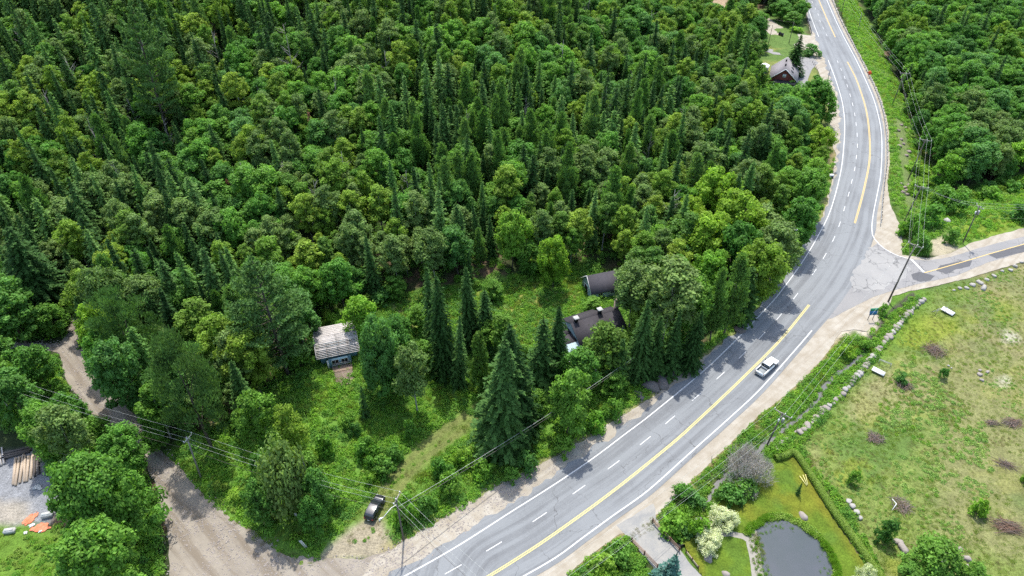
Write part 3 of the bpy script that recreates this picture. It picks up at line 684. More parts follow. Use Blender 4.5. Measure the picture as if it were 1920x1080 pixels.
def trunk_limbs(seed, H, r0, centres, top=.85, nlimb=7, lean=.0):
    rng = random.Random(seed); mb = MB()
    pts = [Vector((lean * t * t * H + .15 * math.sin(t * 5 + seed), .12 * math.sin(t * 4 + seed * 2), H * top * t)) for t in (0, .15, .35, .6, .8, 1)]
    mb.tube([pts[0] - Vector((0, 0, .4))] + pts, [r0 * 1.35] + [r0 * k for k in (1.15, .9, .72, .5, .32, .12)], 6)
    if centres:
        for c in rng.sample(centres, min(nlimb, len(centres))):
            c = Vector(c); z = max(c.z * .62, H * .12); z = min(z, H * top * .9)
            a = Vector((0, 0, z)); m_ = a.lerp(c, .5) + Vector((0, 0, -.2)); mb.tube([a, m_, c], [r0 * .4, r0 * .25, r0 * .08], 5, cap=False)
    return mb
def conifer(seed, H, Rr, whorls, per, foot=.06, droop=.28, power=.85, leaf=.34, dens=3.6, ragged=.18, wid=.36):
    rng = np.random.default_rng(seed); Cs, Ns, As, Us, Ts = [], [], [], [], []
    for w in range(whorls):
        t = (w + rng.uniform(-.3, .3)) / whorls; t = min(max(t, 0), 1); z0 = H * (foot + (1 - foot) * t ** .95)
        L0 = Rr * (1 - t) ** power + .12; nb = max(4, int(per * (.55 + .45 * (1 - t)))); off = rng.uniform(0, 6.3)
        for k in range(nb):
            a = off + 2 * math.pi * k / nb + rng.uniform(-.25, .25); L = L0 * (1 + rng.uniform(-ragged, ragged * .8))
            if rng.uniform() < .1: L *= .5
            if rng.uniform() < .05: continue
            dr = np.array([math.cos(a), math.sin(a), 0.]); sd_ = np.array([-math.sin(a), math.cos(a), 0.])
            n = max(3, int(L * dens)); s = (np.arange(n) + rng.uniform(.2, .9, n)) / n
            zz = z0 - droop * L * s ** 1.5 + .12 * L * s * (1 - s) + rng.normal(size=n) * .07
            for side in (-1, 1):
                wv = rng.uniform(.35, 1, n) * wid * (1.1 - s * .75) * min(1.4, L ** .5)
                C = dr[None] * (s * L)[:, None] + sd_[None] * (side * wv * .5)[:, None]; C[:, 2] = zz - rng.uniform(0, .1, n)
                Cs.append(C); Us.append(dr[None] * .8 + sd_[None] * side * rng.uniform(.4, 1.1, (n, 1)) + np.array([0, 0, -.25]) + rng.normal(size=(n, 3)) * .2)
                Ns.append(np.array([0, 0, 1.]) + dr[None] * .35 + rng.normal(size=(n, 3)) * .42); As.append(leaf * rng.uniform(.75, 1.3, n) * (.75 + .35 * (1 - t)))
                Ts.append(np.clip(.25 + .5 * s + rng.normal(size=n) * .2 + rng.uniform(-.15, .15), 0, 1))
    C, N, A, U, T = map(np.concatenate, (Cs, Ns, As, Us, Ts))
    V, Fq = cards(C, N, A, A * .46, rng, U)
    n2 = 5; tipC = np.array([[0, 0, H - .25 + .1 * i] for i in range(n2)]); V2, F2 = cards(tipC, rng.normal(size=(n2, 3)) * [1, 1, .2], .3, .08, rng, np.tile([0, 0, 1.], (n2, 1)))
    V = np.concatenate([V, V2]); Fq = np.concatenate([Fq, F2 + 4 * len(C)]); T = np.concatenate([np.repeat(T, 4), np.full(4 * n2, .6)])
    mb = MB(); mb.tube([(0, 0, -.4), (0, 0, H * .3), (0, 0, H * .7), (0, 0, H - .2)], [H * .013 + .06, H * .011, H * .006, .02], 6)
    return V, Fq, T, mb
def pine(seed, H, Rr, whorls=13, leaf=.42, foot=.22, dens=26):
    rng = np.random.default_rng(seed); Cs, Ns, As, Us, Ts = [], [], [], [], []; mb = MB()
    mb.tube([(0, 0, -.4), (0, 0, H * .4), (.2, 0, H * .75), (.1, 0, H - .3)], [H * .018 + .08, H * .014, H * .008, .03], 7)
    for w in range(whorls):
        t = w / (whorls - 1); z0 = H * (foot + (1 - foot) * t); prof = (.62 + .5 * math.sin(t * 2.2 + .5)) * (1 - t ** 2.2) + .1; nb = rng.integers(4, 7) if t < .9 else 4
        off = rng.uniform(0, 6.3)
        for k in range(nb):
            a = off + 6.283 * k / nb + rng.uniform(-.3, .3); L = Rr * prof * rng.uniform(.62, 1.12); dr = np.array([math.cos(a), math.sin(a), 0])
            sd_ = np.array([-math.sin(a), math.cos(a), 0]); rise_ = (.28 + .5 * t) * rng.uniform(.6, 1.2)
            tip = np.array([0, 0, z0]) + dr * L + np.array([0, 0, L * rise_ * .6])
            mb.tube([(0, 0, z0), tuple(dr * L * .5 + np.array([0, 0, z0 + L * rise_ * .2])), tuple(tip)], [.09, .06, .02], 4, cap=False)
            n = int(L * dens * (1.0)); s = rng.uniform(.22, 1.03, n) ** .75
            C = dr[None] * (s * L)[:, None] + sd_[None] * (rng.normal(size=n) * .17 * L * (.5 + .7 * s) * (1.15 - s * .5))[:, None]
            C[:, 2] = z0 + L * rise_ * .6 * s ** 1.4 + rng.normal(size=n) * .16 + .1
            Cs.append(C); U = dr[None] * .5 + rng.normal(size=(n, 3)) * .5 + np.array([0, 0, .55]); Us.append(U)
            Ns.append(np.array([0, 0, 1.]) + rng.normal(size=(n, 3)) * .6); As.append(leaf * rng.uniform(.7, 1.3, n)); tb = rng.uniform(-.15, .15)
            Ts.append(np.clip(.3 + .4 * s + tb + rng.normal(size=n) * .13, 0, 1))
    C, N, A, U, T = map(np.concatenate, (Cs, Ns, As, Us, Ts)); V, Fq = cards(C, N, A, A * .42, rng, U)
    return V, Fq, np.repeat(T, 4), mb
def deadtree(seed, H, spread=.35, n=9, twigs=3, r0=.16):
    rng = random.Random(seed); mb = MB(); mb.tube([(0, 0, -.3), (.1, 0, H * .5), (.2, .1, H)], [r0, r0 * .6, .03], 5)
    for i in range(n):
        t = .3 + .65 * i / n; a = rng.uniform(0, 6.28); L = H * spread * (1.2 - t) * rng.uniform(.6, 1.3) + .4; p = Vector((.2 * t, .1 * t, H * t))
        d = Vector((math.cos(a), math.sin(a), rng.uniform(.3, 1.1))).normalized(); q = p + d * L * .55; e = q + (d + Vector((0, 0, rng.uniform(-.2, .5)))).normalized() * L * .5
        mb.tube([p, q, e], [r0 * .38, r0 * .22, .015], 4, cap=False)
        for k in range(twigs):
            b = p.lerp(q, rng.uniform(.3, 1)); dd = (d + Vector((rng.uniform(-.8, .8), rng.uniform(-.8, .8), rng.uniform(-.2, .6)))).normalized()
            mb.tube([b, b + dd * L * .45], [.035, .01], 3, cap=False)
    return mb

P_ROUND = lambda t: math.sqrt(max(0, 1 - (2 * t - .85) ** 2 * .8)) if t < .95 else .3
P_OVAL = lambda t: max(.18, math.sin(math.pi * min(1, t * .86 + .14)) ** .7)
P_CONE = lambda t: (1 - t) ** .62 * min(1, .55 + t * 3)
P_SPIRE = lambda t: ((1 - t) ** .85 + .04) * min(1, .6 + t * 3)
P_DOME = lambda t: math.sqrt(max(.02, 1 - t ** 2.4))
KIND = {}   # kind -> list of (trunk mesh, crown mesh, joint mesh, height)
def register(kind, H, V, Fq, T, mb, leafm, barkm):
    cm = npmesh(kind + '_crown', V, Fq, M[leafm], tint=T)
    tm = mb.mesh(kind + '_trunk', M[barkm], True)
    nv = len(V); Va = np.concatenate([V, np.array(mb.v)]); fa = [tuple(f) for f in Fq.tolist()] + [tuple(i + nv for i in f) for f in mb.f]
    jm = npmesh(kind + '_whole', Va, fa, [M[leafm], M[barkm]], tint=np.concatenate([T, np.full(len(mb.v), .5)]), mi=[0] * len(Fq) + [1] * len(mb.f))
    KIND.setdefault(kind, []).append((tm, cm, jm, H))
def reg_clump(kind, seeds, H, Rr, base, prof, nc, nl, leaf, leafm, barkm='bark', r0=.16, **kw):
    for s in seeds:
        V, Fq, T, cen = crown_clumps(s, H, Rr, base, prof, nc, nl, leaf, **kw)
        register(kind, H, V, Fq, T, trunk_limbs(s, H, r0, cen, lean=.02 * math.sin(s)), leafm, barkm)
for s, pw, rg in ((1, .82, .25), (2, .6, .4), (3, .95, .3), (4, .7, .5), (10, .5, .45), (14, .75, .6), (15, .9, .45)):
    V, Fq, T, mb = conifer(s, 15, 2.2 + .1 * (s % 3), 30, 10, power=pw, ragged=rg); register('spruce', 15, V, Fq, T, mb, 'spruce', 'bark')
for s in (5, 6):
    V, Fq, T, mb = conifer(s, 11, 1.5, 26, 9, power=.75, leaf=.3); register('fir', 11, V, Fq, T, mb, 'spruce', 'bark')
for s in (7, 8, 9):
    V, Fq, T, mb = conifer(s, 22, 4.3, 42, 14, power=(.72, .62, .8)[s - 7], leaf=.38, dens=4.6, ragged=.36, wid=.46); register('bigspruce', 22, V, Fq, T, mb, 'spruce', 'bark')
reg_clump('larch', (11, 12, 13), 16, 2.5, 3, P_SPIRE, 110, 60, .25, 'fir', rc=(.16, .32), up=.5, aspect=.4, spiky=True, flat=1.1)
reg_clump('maple', (21, 22, 23, 24, 25, 26, 27), 13, 3.3, 3.2, P_ROUND, 105, 110, .2, 'maple', rc=(.14, .3))
reg_clump('birch', (31, 32, 33, 34, 35, 36), 13.5, 2.5, 5.0, P_OVAL, 80, 100, .17, 'birch', 'barkpale', r0=.12, rc=(.16, .32))
reg_clump('alder', (41, 42, 43, 44), 9, 2.7, 1.0, P_ROUND, 80, 95, .18, 'alder', rc=(.16, .32), r0=.1)
reg_clump('bigmaple', (51, 52), 14, 6, 2.4, P_DOME, 150, 170, .23, 'maple', rc=(.15, .24), r0=.25)
reg_clump('brightmaple', (61, 62), 12, 4.2, 2.5, P_ROUND, 90, 150, .23, 'bright', rc=(.17, .3))
reg_clump('aspen', (71, 72), 13, 3.2, 4.0, P_OVAL, 60, 100, .2, 'aspen', 'barkpale', r0=.16, rc=(.22, .36))
reg_clump('cedar', (81, 82), 9, 2.4, .3, P_CONE, 75, 110, .18, 'cedar', rc=(.24, .34), up=.3)
reg_clump('redpine', (91, 92), 19, 5.0, 5, P_DOME, 110, 120, .26, 'pine', rc=(.17, .26), spiky=True, aspect=.3, up=.6, r0=.25)
reg_clump('shrub', (101, 102, 103), 2.0, 1.2, .1, P_DOME, 26, 55, .14, 'alder', rc=(.3, .45), r0=.04)
reg_clump('creambush', (111, 112), 3.0, 2.0, .1, P_DOME, 70, 150, .11, 'cream', rc=(.2, .3), aspect=.45, r0=.06)
reg_clump('twigbush', (123,), 3.6, 2.6, .2, P_DOME, 80, 120, .3, 'dry', rc=(.2, .34), spiky=True, aspect=.045, r0=.06)
reg_clump('greybush', (121, 122), 3.6, 2.6, .2, P_DOME, 55, 85, .15, 'aspen', rc=(.24, .36), r0=.08)
for s in (131, 132):
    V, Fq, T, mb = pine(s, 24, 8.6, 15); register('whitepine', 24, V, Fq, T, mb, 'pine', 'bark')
for s in (135,):
    V, Fq, T, mb = conifer(s, 4.5, 2.0, 16, 12, leaf=.24, foot=.03, dens=6); register('bluespruce', 4.5, V, Fq, T, mb, 'bluespruce', 'bark')
for s in (137, 138):
    V, Fq, T, mb = conifer(s, 4.5, 1.3, 15, 9, leaf=.22, foot=.04, dens=5); register('youngspruce', 4.5, V, Fq, T, mb, 'spruce', 'bark')
DEAD = [deadtree(s, 11, .32).mesh('dead_tree', M['deadwood']) for s in (1, 2, 3)]

TREE_NAME = {'spruce': 'spruce_tree', 'fir': 'fir_tree', 'bigspruce': 'spruce_tree', 'larch': 'larch_tree', 'maple': 'maple_tree', 'birch': 'birch_tree', 'alder': 'alder_tree', 'bigmaple': 'maple_tree',
             'brightmaple': 'young_maple_tree', 'aspen': 'aspen_tree', 'cedar': 'cedar_tree', 'redpine': 'red_pine_tree', 'shrub': 'shrub', 'creambush': 'shrub', 'greybush': 'bush', 'twigbush': 'bush', 'whitepine': 'white_pine_tree', 'bluespruce': 'blue_spruce', 'youngspruce': 'young_spruce'}
CAT = {'spruce': 'spruce tree', 'fir': 'fir tree', 'bigspruce': 'spruce tree', 'larch': 'larch tree', 'maple': 'maple tree', 'birch': 'birch tree', 'alder': 'alder tree', 'bigmaple': 'maple tree', 'brightmaple': 'maple tree',
       'aspen': 'aspen tree', 'cedar': 'cedar tree', 'redpine': 'pine tree', 'shrub': 'shrub', 'creambush': 'shrub', 'greybush': 'bush', 'twigbush': 'bush', 'whitepine': 'pine tree', 'bluespruce': 'spruce tree', 'youngspruce': 'young spruce'}
PRNG = random.Random(5)
def tree(kind, p, h, wid=1.0, label=None, group=None, variant=None, crown_m=None):
    L = KIND[kind]; tm, cm, _, H = L[variant % len(L) if variant is not None else PRNG.randrange(len(L))]
    e = empty(TREE_NAME[kind], (p[0], p[1], p[2] - .1), PRNG.uniform(0, 6.28), label, CAT[kind], group)
    k = h / H; e.scale = (k * wid, k * wid, k); e.rotation_euler[0] = PRNG.gauss(0, .03); e.rotation_euler[1] = PRNG.gauss(0, .03)
    t = link('trunk', tm, e); c = link('crown', cm, e)
    if crown_m:
        c.material_slots[0].link = 'OBJECT'; c.material_slots[0].material = M[crown_m]
    return e
OCC = []   # (x, y, r) of hand-placed things, kept free of random trees
def T(kind, base, top=None, label='', w=None, h=None, variant=None, group=None, crown_m=None):
    """tree whose foot is at pixel base and whose tip reaches pixel row top; w = crown width in pixels"""
    p = on(*base); hh = h or rise(base, top, p.z); dep = proj(p.x, p.y, p.z + hh * .5)[2]
    k = {'spruce': 2.2 / 15, 'fir': 1.5 / 11, 'bigspruce': 4.3 / 22, 'larch': 2.3 / 16, 'maple': 3.3 / 13, 'birch': 2.5 / 13.5, 'alder': 2.7 / 9, 'bigmaple': 6 / 14, 'brightmaple': 4.2 / 12, 'aspen': 3.2 / 13, 'cedar': 2.4 / 9,
         'redpine': 5 / 19, 'shrub': .6, 'creambush': 2 / 3, 'greybush': 2.6 / 3.6, 'twigbush': 2.6 / 3.6, 'whitepine': 8.6 / 24, 'bluespruce': 2 / 4.5, 'youngspruce': 1.3 / 4.5}[kind]
    wid = (w / 2 * dep / F) / (k * hh) * .92 if w else 1.0
    if kind in ('spruce', 'bigspruce') and w: wid *= 1.08 if kind == 'bigspruce' else 1.2
    OCC.append((p.x, p.y, k * hh * wid * .75)); return tree(kind, p, hh, wid, label, group, variant, crown_m)

# ---- trees that can be told apart, placed one by one
T('bigspruce', (938, 838), 640, 'tall dark spruce at the corner of the meadow beside the grassy track', 118, variant=0)
T('bigspruce', (972, 808), 612, 'second tall dark spruce close behind the corner spruce of the meadow', 95, variant=1)
T('spruce', (1014, 738), 604, 'dark pointed spruce below the abandoned house, shorter of the close pair', 62, variant=1)
T('bigspruce', (1042, 712), 573, 'dark pointed spruce below the abandoned house, taller of the close pair', 62, variant=0)
T('spruce', (820, 650), 497, 'tallest back spruce of the dark clump between meadow and yellow clearing', 46, variant=0)
T('bigspruce', (836, 705), 517, 'broad dark spruce in front of the clump beside the pale aspen', 64, variant=1)
T('spruce', (862, 722), 587, 'slim blue-green spruce at the front of the dark clump', 38, variant=2)
T('bigspruce', (882, 648), 495, 'lighter tipped spruce of the clump next to the yellow clearing', 56, variant=0)
T('spruce', (912, 655), 543, 'bushy spruce of the clump nearest the yellow clearing', 52, variant=3)
T('cedar', (900, 730), 622, 'rounded light green cedar standing between the spruce clump and the corner spruce', 46, variant=0)
T('birch', (940, 670), 588, 'olive green birch behind the rounded cedar', 62, variant=1)
T('aspen', (782, 772), 650, 'pale grey-green aspen with a white trunk at the meadow edge', 76, variant=0)
T('bigmaple', (722, 738), 592, 'dense green maple touching the deck of the ruined cottage', 92, variant=0)
T('alder', (752, 690), 598, 'bushy green alder behind the pale aspen', 60, variant=1)
T('alder', (682, 640), 560, 'bright green alder above the ruined cottage roof', 60, variant=2, crown_m='weed')
T('youngspruce', (685, 782), 724, 'small pointed spruce standing alone in the meadow', 27, variant=0)
T('whitepine', (540, 702), 486, 'huge white pine with feathery boughs beside the ruined cottage', 140, variant=0)
T('spruce', (475, 800), 672, 'blue-green spruce between the white pine and the olive birches', 62, variant=2)
T('redpine', (282, 715), 545, 'broad grey-green pine nearest the upper dirt road', 120, variant=0)
T('redpine', (398, 838), 628, 'broad grey-green pine above the wooden utility pole', 130, variant=1)
T('maple', (218, 690), 572, 'light green maple leaning over the bend of the dirt road', 62, variant=0, crown_m='bright')
T('maple', (262, 785), 640, 'fresh green maple overhanging the dirt road below the grey-green pine', 84, variant=1)
T('maple', (232, 745), 622, 'green maple behind the roadside maple on the dirt road', 66, variant=2)
T('alder', (300, 842), 782, 'thin sapling at the shaded end of the dirt road', 48, variant=0)
T('birch', (512, 868), 734, 'olive birch with a rounded crown above the scrubby pine', 76, variant=0)
T('birch', (574, 882), 756, 'olive birch standing next to the meadow with a narrow crown', 62, variant=2)
T('birch', (448, 715), 590, 'olive birch behind the blue-green spruce', 74, variant=1)
T('maple', (492, 740), 622, 'olive green maple between the two tall pines', 84, variant=3, crown_m='birch')
T('birch', (388, 660), 565, 'olive birch behind the broad pines', 70, variant=1)
T('greybush', (545, 962), 842, 'scrubby grey-green bush with a dry brown patch by the power line', 100, variant=0)
T('alder', (612, 968), 882, 'leafy green alder beside the scrubby bush at the parking patch', 56, variant=2)
T('alder', (500, 980), 905, 'leafy alder in front of the scrubby bush by the dirt road', 60, variant=0)
T('alder', (598, 1000), 935, 'low alder at the foot of the scrubby bush', 50, variant=1)
# corner by the grey yard
T('bigmaple', (238, 1012), 862, 'large round green maple overhanging the lower dirt road', 160, variant=1)
T('maple', (258, 902), 812, 'green maple behind the large round maple', 84, variant=2)
T('birch', (168, 900), 765, 'light green birch above the beam stacks', 84, variant=0, crown_m='aspen')
T('maple', (116, 852), 762, 'green maple above the beam stacks nearest the yard', 74, variant=3)
T('maple', (60, 800), 700, 'olive maple in the roadside thicket over the yard', 90, variant=0)
T('birch', (22, 770), 668, 'birch at the edge of the roadside thicket', 76, variant=1)
T('alder', (98, 730), 652, 'alder at the top of the roadside thicket near the shaded lane', 66, variant=1)
T('alder', (150, 810), 742, 'alder of the thicket facing the dirt road bend', 64, variant=0)
T('alder', (196, 850), 790, 'alder of the thicket closest to the middle of the dirt road', 56, variant=2)
T('alder', (30, 720), 640, 'alder beside the shaded lane', 70, variant=2)
T('maple', (238, 1120), 990, 'dark green maple at the bottom of the dirt road', 130, variant=1)
T('alder', (180, 1010), 945, 'small alder at the curved barrier', 60, variant=0)
T('maple', (52, 645), 520, 'broad green maple over the shaded lane', 110, variant=2)
T('alder', (10, 640), 540, 'dark alder over the shaded lane at the clearing', 80, variant=1)
T('alder', (110, 625), 570, 'fresh green alder at the mouth of the forest track', 52, variant=1)
T('bigspruce', (98, 585), 420, 'very large dark spruce towering over the forest track', 108, variant=1)
T('spruce', (178, 640), 555, 'dark spruce at the mouth of the forest track', 46, variant=0)
T('bigmaple', (232, 622), 500, 'blue-green broadleaf tree behind the pine on the dirt road', 100, variant=0, crown_m='aspen')
T('whitepine', (318, 262), 8, 'large feathery white pine towering out of the hillside forest', 96, variant=1)
for i_, (a_, b_, t_, w_, ds_) in enumerate([(752, 640, 590, 40, 'leafy bush between the ruined cottage trees and the spruce clump'), (790, 620, 575, 44, 'leafy bush at the dry patch behind the spruce clump'), (800, 690, 640, 46, 'leafy young tree filling the gap beside the pale aspen'), (742, 560, 520, 44, 'leafy bush under the edge of the woods above the dry patch'),
        (985, 690, 645, 40, 'leafy bush between cedar and the dark spruce pair'), (1000, 780, 735, 50, 'leafy young tree below the dark spruce pair'), (1110, 585, 560, 36, 'leafy bush between shed and abandoned house'), (1150, 740, 700, 46, 'leafy young tree beside the bare pole stub'), (925, 560, 525, 38, 'leafy bush at the far edge of the yellow clearing')]):
    T('alder', (a_, b_), t_, ds_, w_, variant=i_)
# beside the road
T('alder', (1062, 812), 690, 'leafy green alder by the old grey pole stub near the highway', 84, variant=0)
T('alder', (1085, 735), 655, 'alder between the dark spruce pair and the old pole', 70, variant=2)
T('alder', (1128, 705), 612, 'rounded olive tree in front of the abandoned house', 82, variant=1, crown_m='cedar')
T('birch', (1240, 650), 490, 'large grey-olive birch above the abandoned house roof', 112, variant=0, crown_m='aspen')
T('birch', (1180, 612), 492, 'grey-olive birch hiding the end of the shed', 84, variant=2, crown_m='aspen')
T('maple', (1285, 640), 520, 'grey-olive tree nearest the highway behind the spruces', 80, variant=1, crown_m='alder')
T('bigspruce', (1192, 705), 560, 'tall dark spruce beside the chimney end of the abandoned house', 58, variant=1)
T('spruce', (1222, 700), 590, 'dark spruce second from the chimney end of the abandoned house', 48, variant=0)
T('spruce', (1252, 700), 580, 'dark spruce between two others on the highway bank', 46, variant=2)
T('bigspruce', (1288, 690), 580, 'dark spruce with light tips standing nearest the road shoulder', 52, variant=0)
T('spruce', (1156, 720), 630, 'short dark spruce in front of the olive tree', 44, variant=3)
T('larch', (1356, 628), 478, 'tall grey-green conifer leaning beside the highway', 62, variant=0)
T('larch', (1330, 640), 505, 'grey-green conifer next to the tall one beside the highway', 48, variant=1)
T('maple', (1402, 575), 450, 'olive maple by the curve below the bright crowns', 84, variant=2, crown_m='birch')
T('spruce', (1386, 600), 500, 'dark spruce below the olive maple by the curve', 52, variant=1)
T('maple', (1440, 530), 418, 'pale green maple on the inside of the curve', 84, variant=3, crown_m='aspen')
T('alder', (1410, 470), 388, 'soft grey-green tree beside the bright maples', 90, variant=0, crown_m='aspen')
T('brightmaple', (1330, 430), 318, 'yellow-green maple furthest up of the bright group', 84, variant=0)
T('brightmaple', (1372, 470), 362, 'yellow-green maple with the widest crown of the bright group', 92, variant=1)
T('brightmaple', (1312, 510), 398, 'yellow-green maple lowest of the bright group', 92, variant=0)
T('brightmaple', (1362, 530), 420, 'bright green maple between the widest one and the conifers', 84, variant=1, crown_m='maple')
T('brightmaple', (1288, 455), 372, 'small yellow-green maple by the forked dead tree', 60, variant=1)
T('brightmaple', (1240, 500), 428, 'bright green maple above the shed', 70, variant=1, crown_m='weed')
T('brightmaple', (1036, 540), 446, 'single bright maple at the back of the yellow clearing', 56, variant=0)
T('brightmaple', (960, 500), 398, 'tall light green maple at the back of the yellow clearing', 66, variant=1, crown_m='weed')
T('brightmaple', (1320, 560), 470, 'bright green maple behind the leaning conifer', 76, variant=0, crown_m='weed')
T('maple', (1480, 470), 372, 'green maple over the shoulder of the curve', 72, variant=0)
T('maple', (1510, 410), 318, 'green maple further round the curve with a ragged crown', 66, variant=1)
T('alder', (1520, 360), 298, 'yellow-green alder over the gravel shoulder of the curve', 48, variant=1, crown_m='weed')
T('maple', (1526, 308), 236, 'bright maple close to the gravel shoulder of the curve', 48, variant=2, crown_m='bright')
T('alder', (1462, 196), 158, 'low green tree in front of the gable of the red house', 40, variant=2, crown_m='maple')
T('maple', (1514, 226), 144, 'round dark green maple in front of the red house', 58, variant=2)
T('alder', (1540, 234), 172, 'narrow green tree at the tip of the red house lawn', 44, variant=1, crown_m='maple')
T('bigspruce', (1483, 140), 66, 'dark spruce standing against the red house', 42, variant=0)
T('maple', (1412, 90), 32, 'green maple behind the lawn of the red house', 44, variant=1)
T('alder', (1428, 100), 74, 'small round tree on the lawn of the red house', 20, variant=0)
T('maple', (1462, 38), 2, 'green maple on the upper side of the gravel drive, nearest the woods', 40, variant=3)
T('alder', (1484, 50), 22, 'green alder between the gravel drive and the short guardrail', 34, variant=1)
T('birch', (1500, 34), 0, 'olive birch behind the short guardrail at the frame top', 30, variant=2)
T('spruce', (1446, 26), -14, 'dark spruce behind the gravel drive at the frame top', 22, variant=1)
T('maple', (1420, 66), 22, 'green maple on the lower side of the gravel drive', 36, variant=5)
T('shrub', (1492, 60), 50, 'bright bush on the grass beside the short guardrail', 22, variant=0, crown_m='weed')
T('bluespruce', (1240, 1112), 1042, 'bushy blue-green spruce beside the driveway entrance', 84)
T('creambush', (1353, 983), None, 'round cream-leaved bush next to the garden footbridge', 56, h=3.3, variant=0)
T('creambush', (1325, 1022), None, 'round cream-leaved bush nearest the driveway fence', 58, h=3.3, variant=1)
T('creambush', (1612, 1100), 1066, 'round cream-leaved bush at the end of the lawn', 40, variant=0)
T('twigbush', (1398, 893), None, 'bare grey bush beside the brook under the power line', 100, h=5.2, variant=0)
T('shrub', (1398, 922), 904, 'green undergrowth bush in front of the bare grey bush', 46, variant=0)
T('youngspruce', (1389, 951), 933, 'tiny spruce on the lawn nearest the cream bushes', 10, variant=0)
T('youngspruce', (1408, 934), 914, 'tiny spruce on the lawn beside the bare bush', 14, variant=1)
T('youngspruce', (1494, 928), 904, 'little columnar spruce in the middle of the lawn', 13, variant=1)
T('alder', (1725, 1082), 1022, 'fine-leaved round bush at the boulder pile', 92, variant=1)
T('alder', (1800, 1110), 1062, 'low bush at the foot of the boulder pile', 60, variant=0)
T('alder', (1690, 1105), 1066, 'low bush at the end of the hedge', 54, variant=2)
for i, (a, b, t_, w, ds) in enumerate([(772, 826, 790, 22, 'blue-green bush alone at the grassy track'), (690, 855, 825, 40, 'green shrub in the middle of the meadow'), (742, 862, 838, 36, 'shrub nearest the grassy track'), (722, 888, 862, 42, 'shrub lowest but one in the meadow'),
        (695, 905, 886, 26, 'small shrub above the parked black car'), (697, 880, 858, 26, 'shrub between the middle meadow shrub and the car'), (655, 800, 778, 30, 'shrub in front of the deck of the ruined cottage'), (612, 850, 820, 36, 'shrub beside the narrow olive birch'),
        (668, 815, 795, 24, 'shrub left of the lone small spruce'), (630, 945, 915, 40, 'shrub at the edge of the parking patch'), (760, 975, 935, 46, 'bush at the foot of the street lamp pole'), (800, 960, 930, 40, 'bush on the verge past the street lamp pole'), (845, 925, 890, 40, 'bush on the verge below the corner spruce'),
        (905, 895, 868, 40, 'bush on the verge in front of the corner spruce'), (990, 880, 850, 38, 'bush on the verge past the corner spruce'), (1055, 850, 820, 38, 'bush on the verge at the old pole stub'), (1110, 805, 775, 40, 'yellow-green bush on the verge by the second pole stub'), (1150, 780, 750, 36, 'bush on the verge near the ledge rock'),
        (960, 900, 880, 30, 'low bush nearest the ragged asphalt edge'), (870, 870, 842, 36, 'bush between the grassy track and the verge'), (830, 890, 862, 38, 'bush beside the grassy track on the highway side'), (1278, 932, 912, 40, 'dark bush beside the brook above the cream bushes'), (1262, 986, 960, 56, 'dense dark bush at the end of the driveway fence'),
        (1302, 944, 926, 34, 'dark bush at the white water of the brook'), (1368, 938, 918, 46, 'bright green bush between brook and lawn'), (1308, 1008, 975, 40, 'yellow-green bush behind the cream bush'), (1282, 1000, 985, 30, 'yellow-green bush at the driveway fence'), (1160, 1048, 1026, 50, 'dark bush below the driveway on the brook side'), (1130, 1075, 1052, 50, 'dark bush lowest on the brook side'),
        (1652, 590, 572, 20, 'bush at the culvert behind the blue and green board'), (1618, 655, 638, 24, 'dense bush where the brook bends near the board'), (1585, 668, 650, 26, 'bush between the brook and the wires'), (1688, 718, 700, 20, 'dark bush in the field below the grey frame'), (1765, 708, 690, 16, 'round dark bush alone in the field'), (1832, 965, 940, 26, 'bush among field ferns near the brush heap'),
        (1655, 1010, 975, 34, 'dark bush along the broken stone row'), (1598, 905, 885, 22, 'dark bush beside the hedge in the field'), (1925, 910, 880, 24, 'dark bush at the edge of the field'), (1780, 455, 432, 24, 'small round bush beside the bare sandy patch'), (1722, 470, 440, 34, 'bush under the leaning crossarm pole'), (1700, 440, 405, 36, 'bush at the foot of the bank poles'),
        (1740, 420, 385, 44, 'bush on the bank opposite the junction'), (1790, 400, 365, 40, 'bush on the slope below the woods'), (1850, 372, 352, 40, 'broad bush on the slope near the side road'), (1912, 410, 384, 50, 'broad bush above the side road at the frame edge'), (1765, 385, 350, 40, 'bush in front of the woods above the boulder'), (1490, 100, 92, 12, 'low bush in the driveway island'), (1520, 104, 84, 30, 'bushy plant on the driveway island')]):
    T('shrub', (a, b), t_, ds, w, variant=i, crown_m=['alder', 'weed', 'maple'][i % 3])
def dead(base, top, label, v, rz=0, s=1.0):
    p = on(*base); h = rise(base, top, p.z); o = link('dead_tree', DEAD[v], None, p, rz); o.scale = (h / 11 * s,) * 2 + (h / 11,); tag(o, label, 'dead tree')
dead((1246, 462), 356, 'bare forked dead tree among the bright maples', 0)
dead((545, 380), 305, 'bare grey dead tree in the upper woods', 1, 1, 1.5)
dead((712, 700), 622, 'bare limbed dead birch inside the maple by the cottage', 2, 2)
dead((160, 200), 105, 'bleached dead treetop high on the hillside', 0, 2)
dead((268, 260), 185, 'bleached leaning dead tree on the hillside', 1, 3)
dead((475, 400), 305, 'pale dead tree above the broad pines in the woods', 2, 1)
dead((590, 400), 330, 'thin dead trunk beside the bare grey tree in the woods', 1, 4, .6)
dead((350, 440), 370, 'grey dead tree among olive birches on the hillside', 2, 5)
dead((770, 400), 320, 'thin grey snag above the clearing in the woods', 1, 2, .8)
dead((760, 395), 345, 'short snag above the clearing in the woods', 0, 2, .6)
dead((545, 110), 45, 'bare treetop near the crest of the hillside', 1, 2, 1.5)
dead((610, 70), 20, 'bare treetop high up near the crest, further from the curve', 2, 2, 1.3)
dead((1215, 90), 20, 'pale dead tree in the far woods', 2, 2, 1)
dead((700, 320), 260, 'grey snag between olive birches in the middle woods', 2, 3, .8)

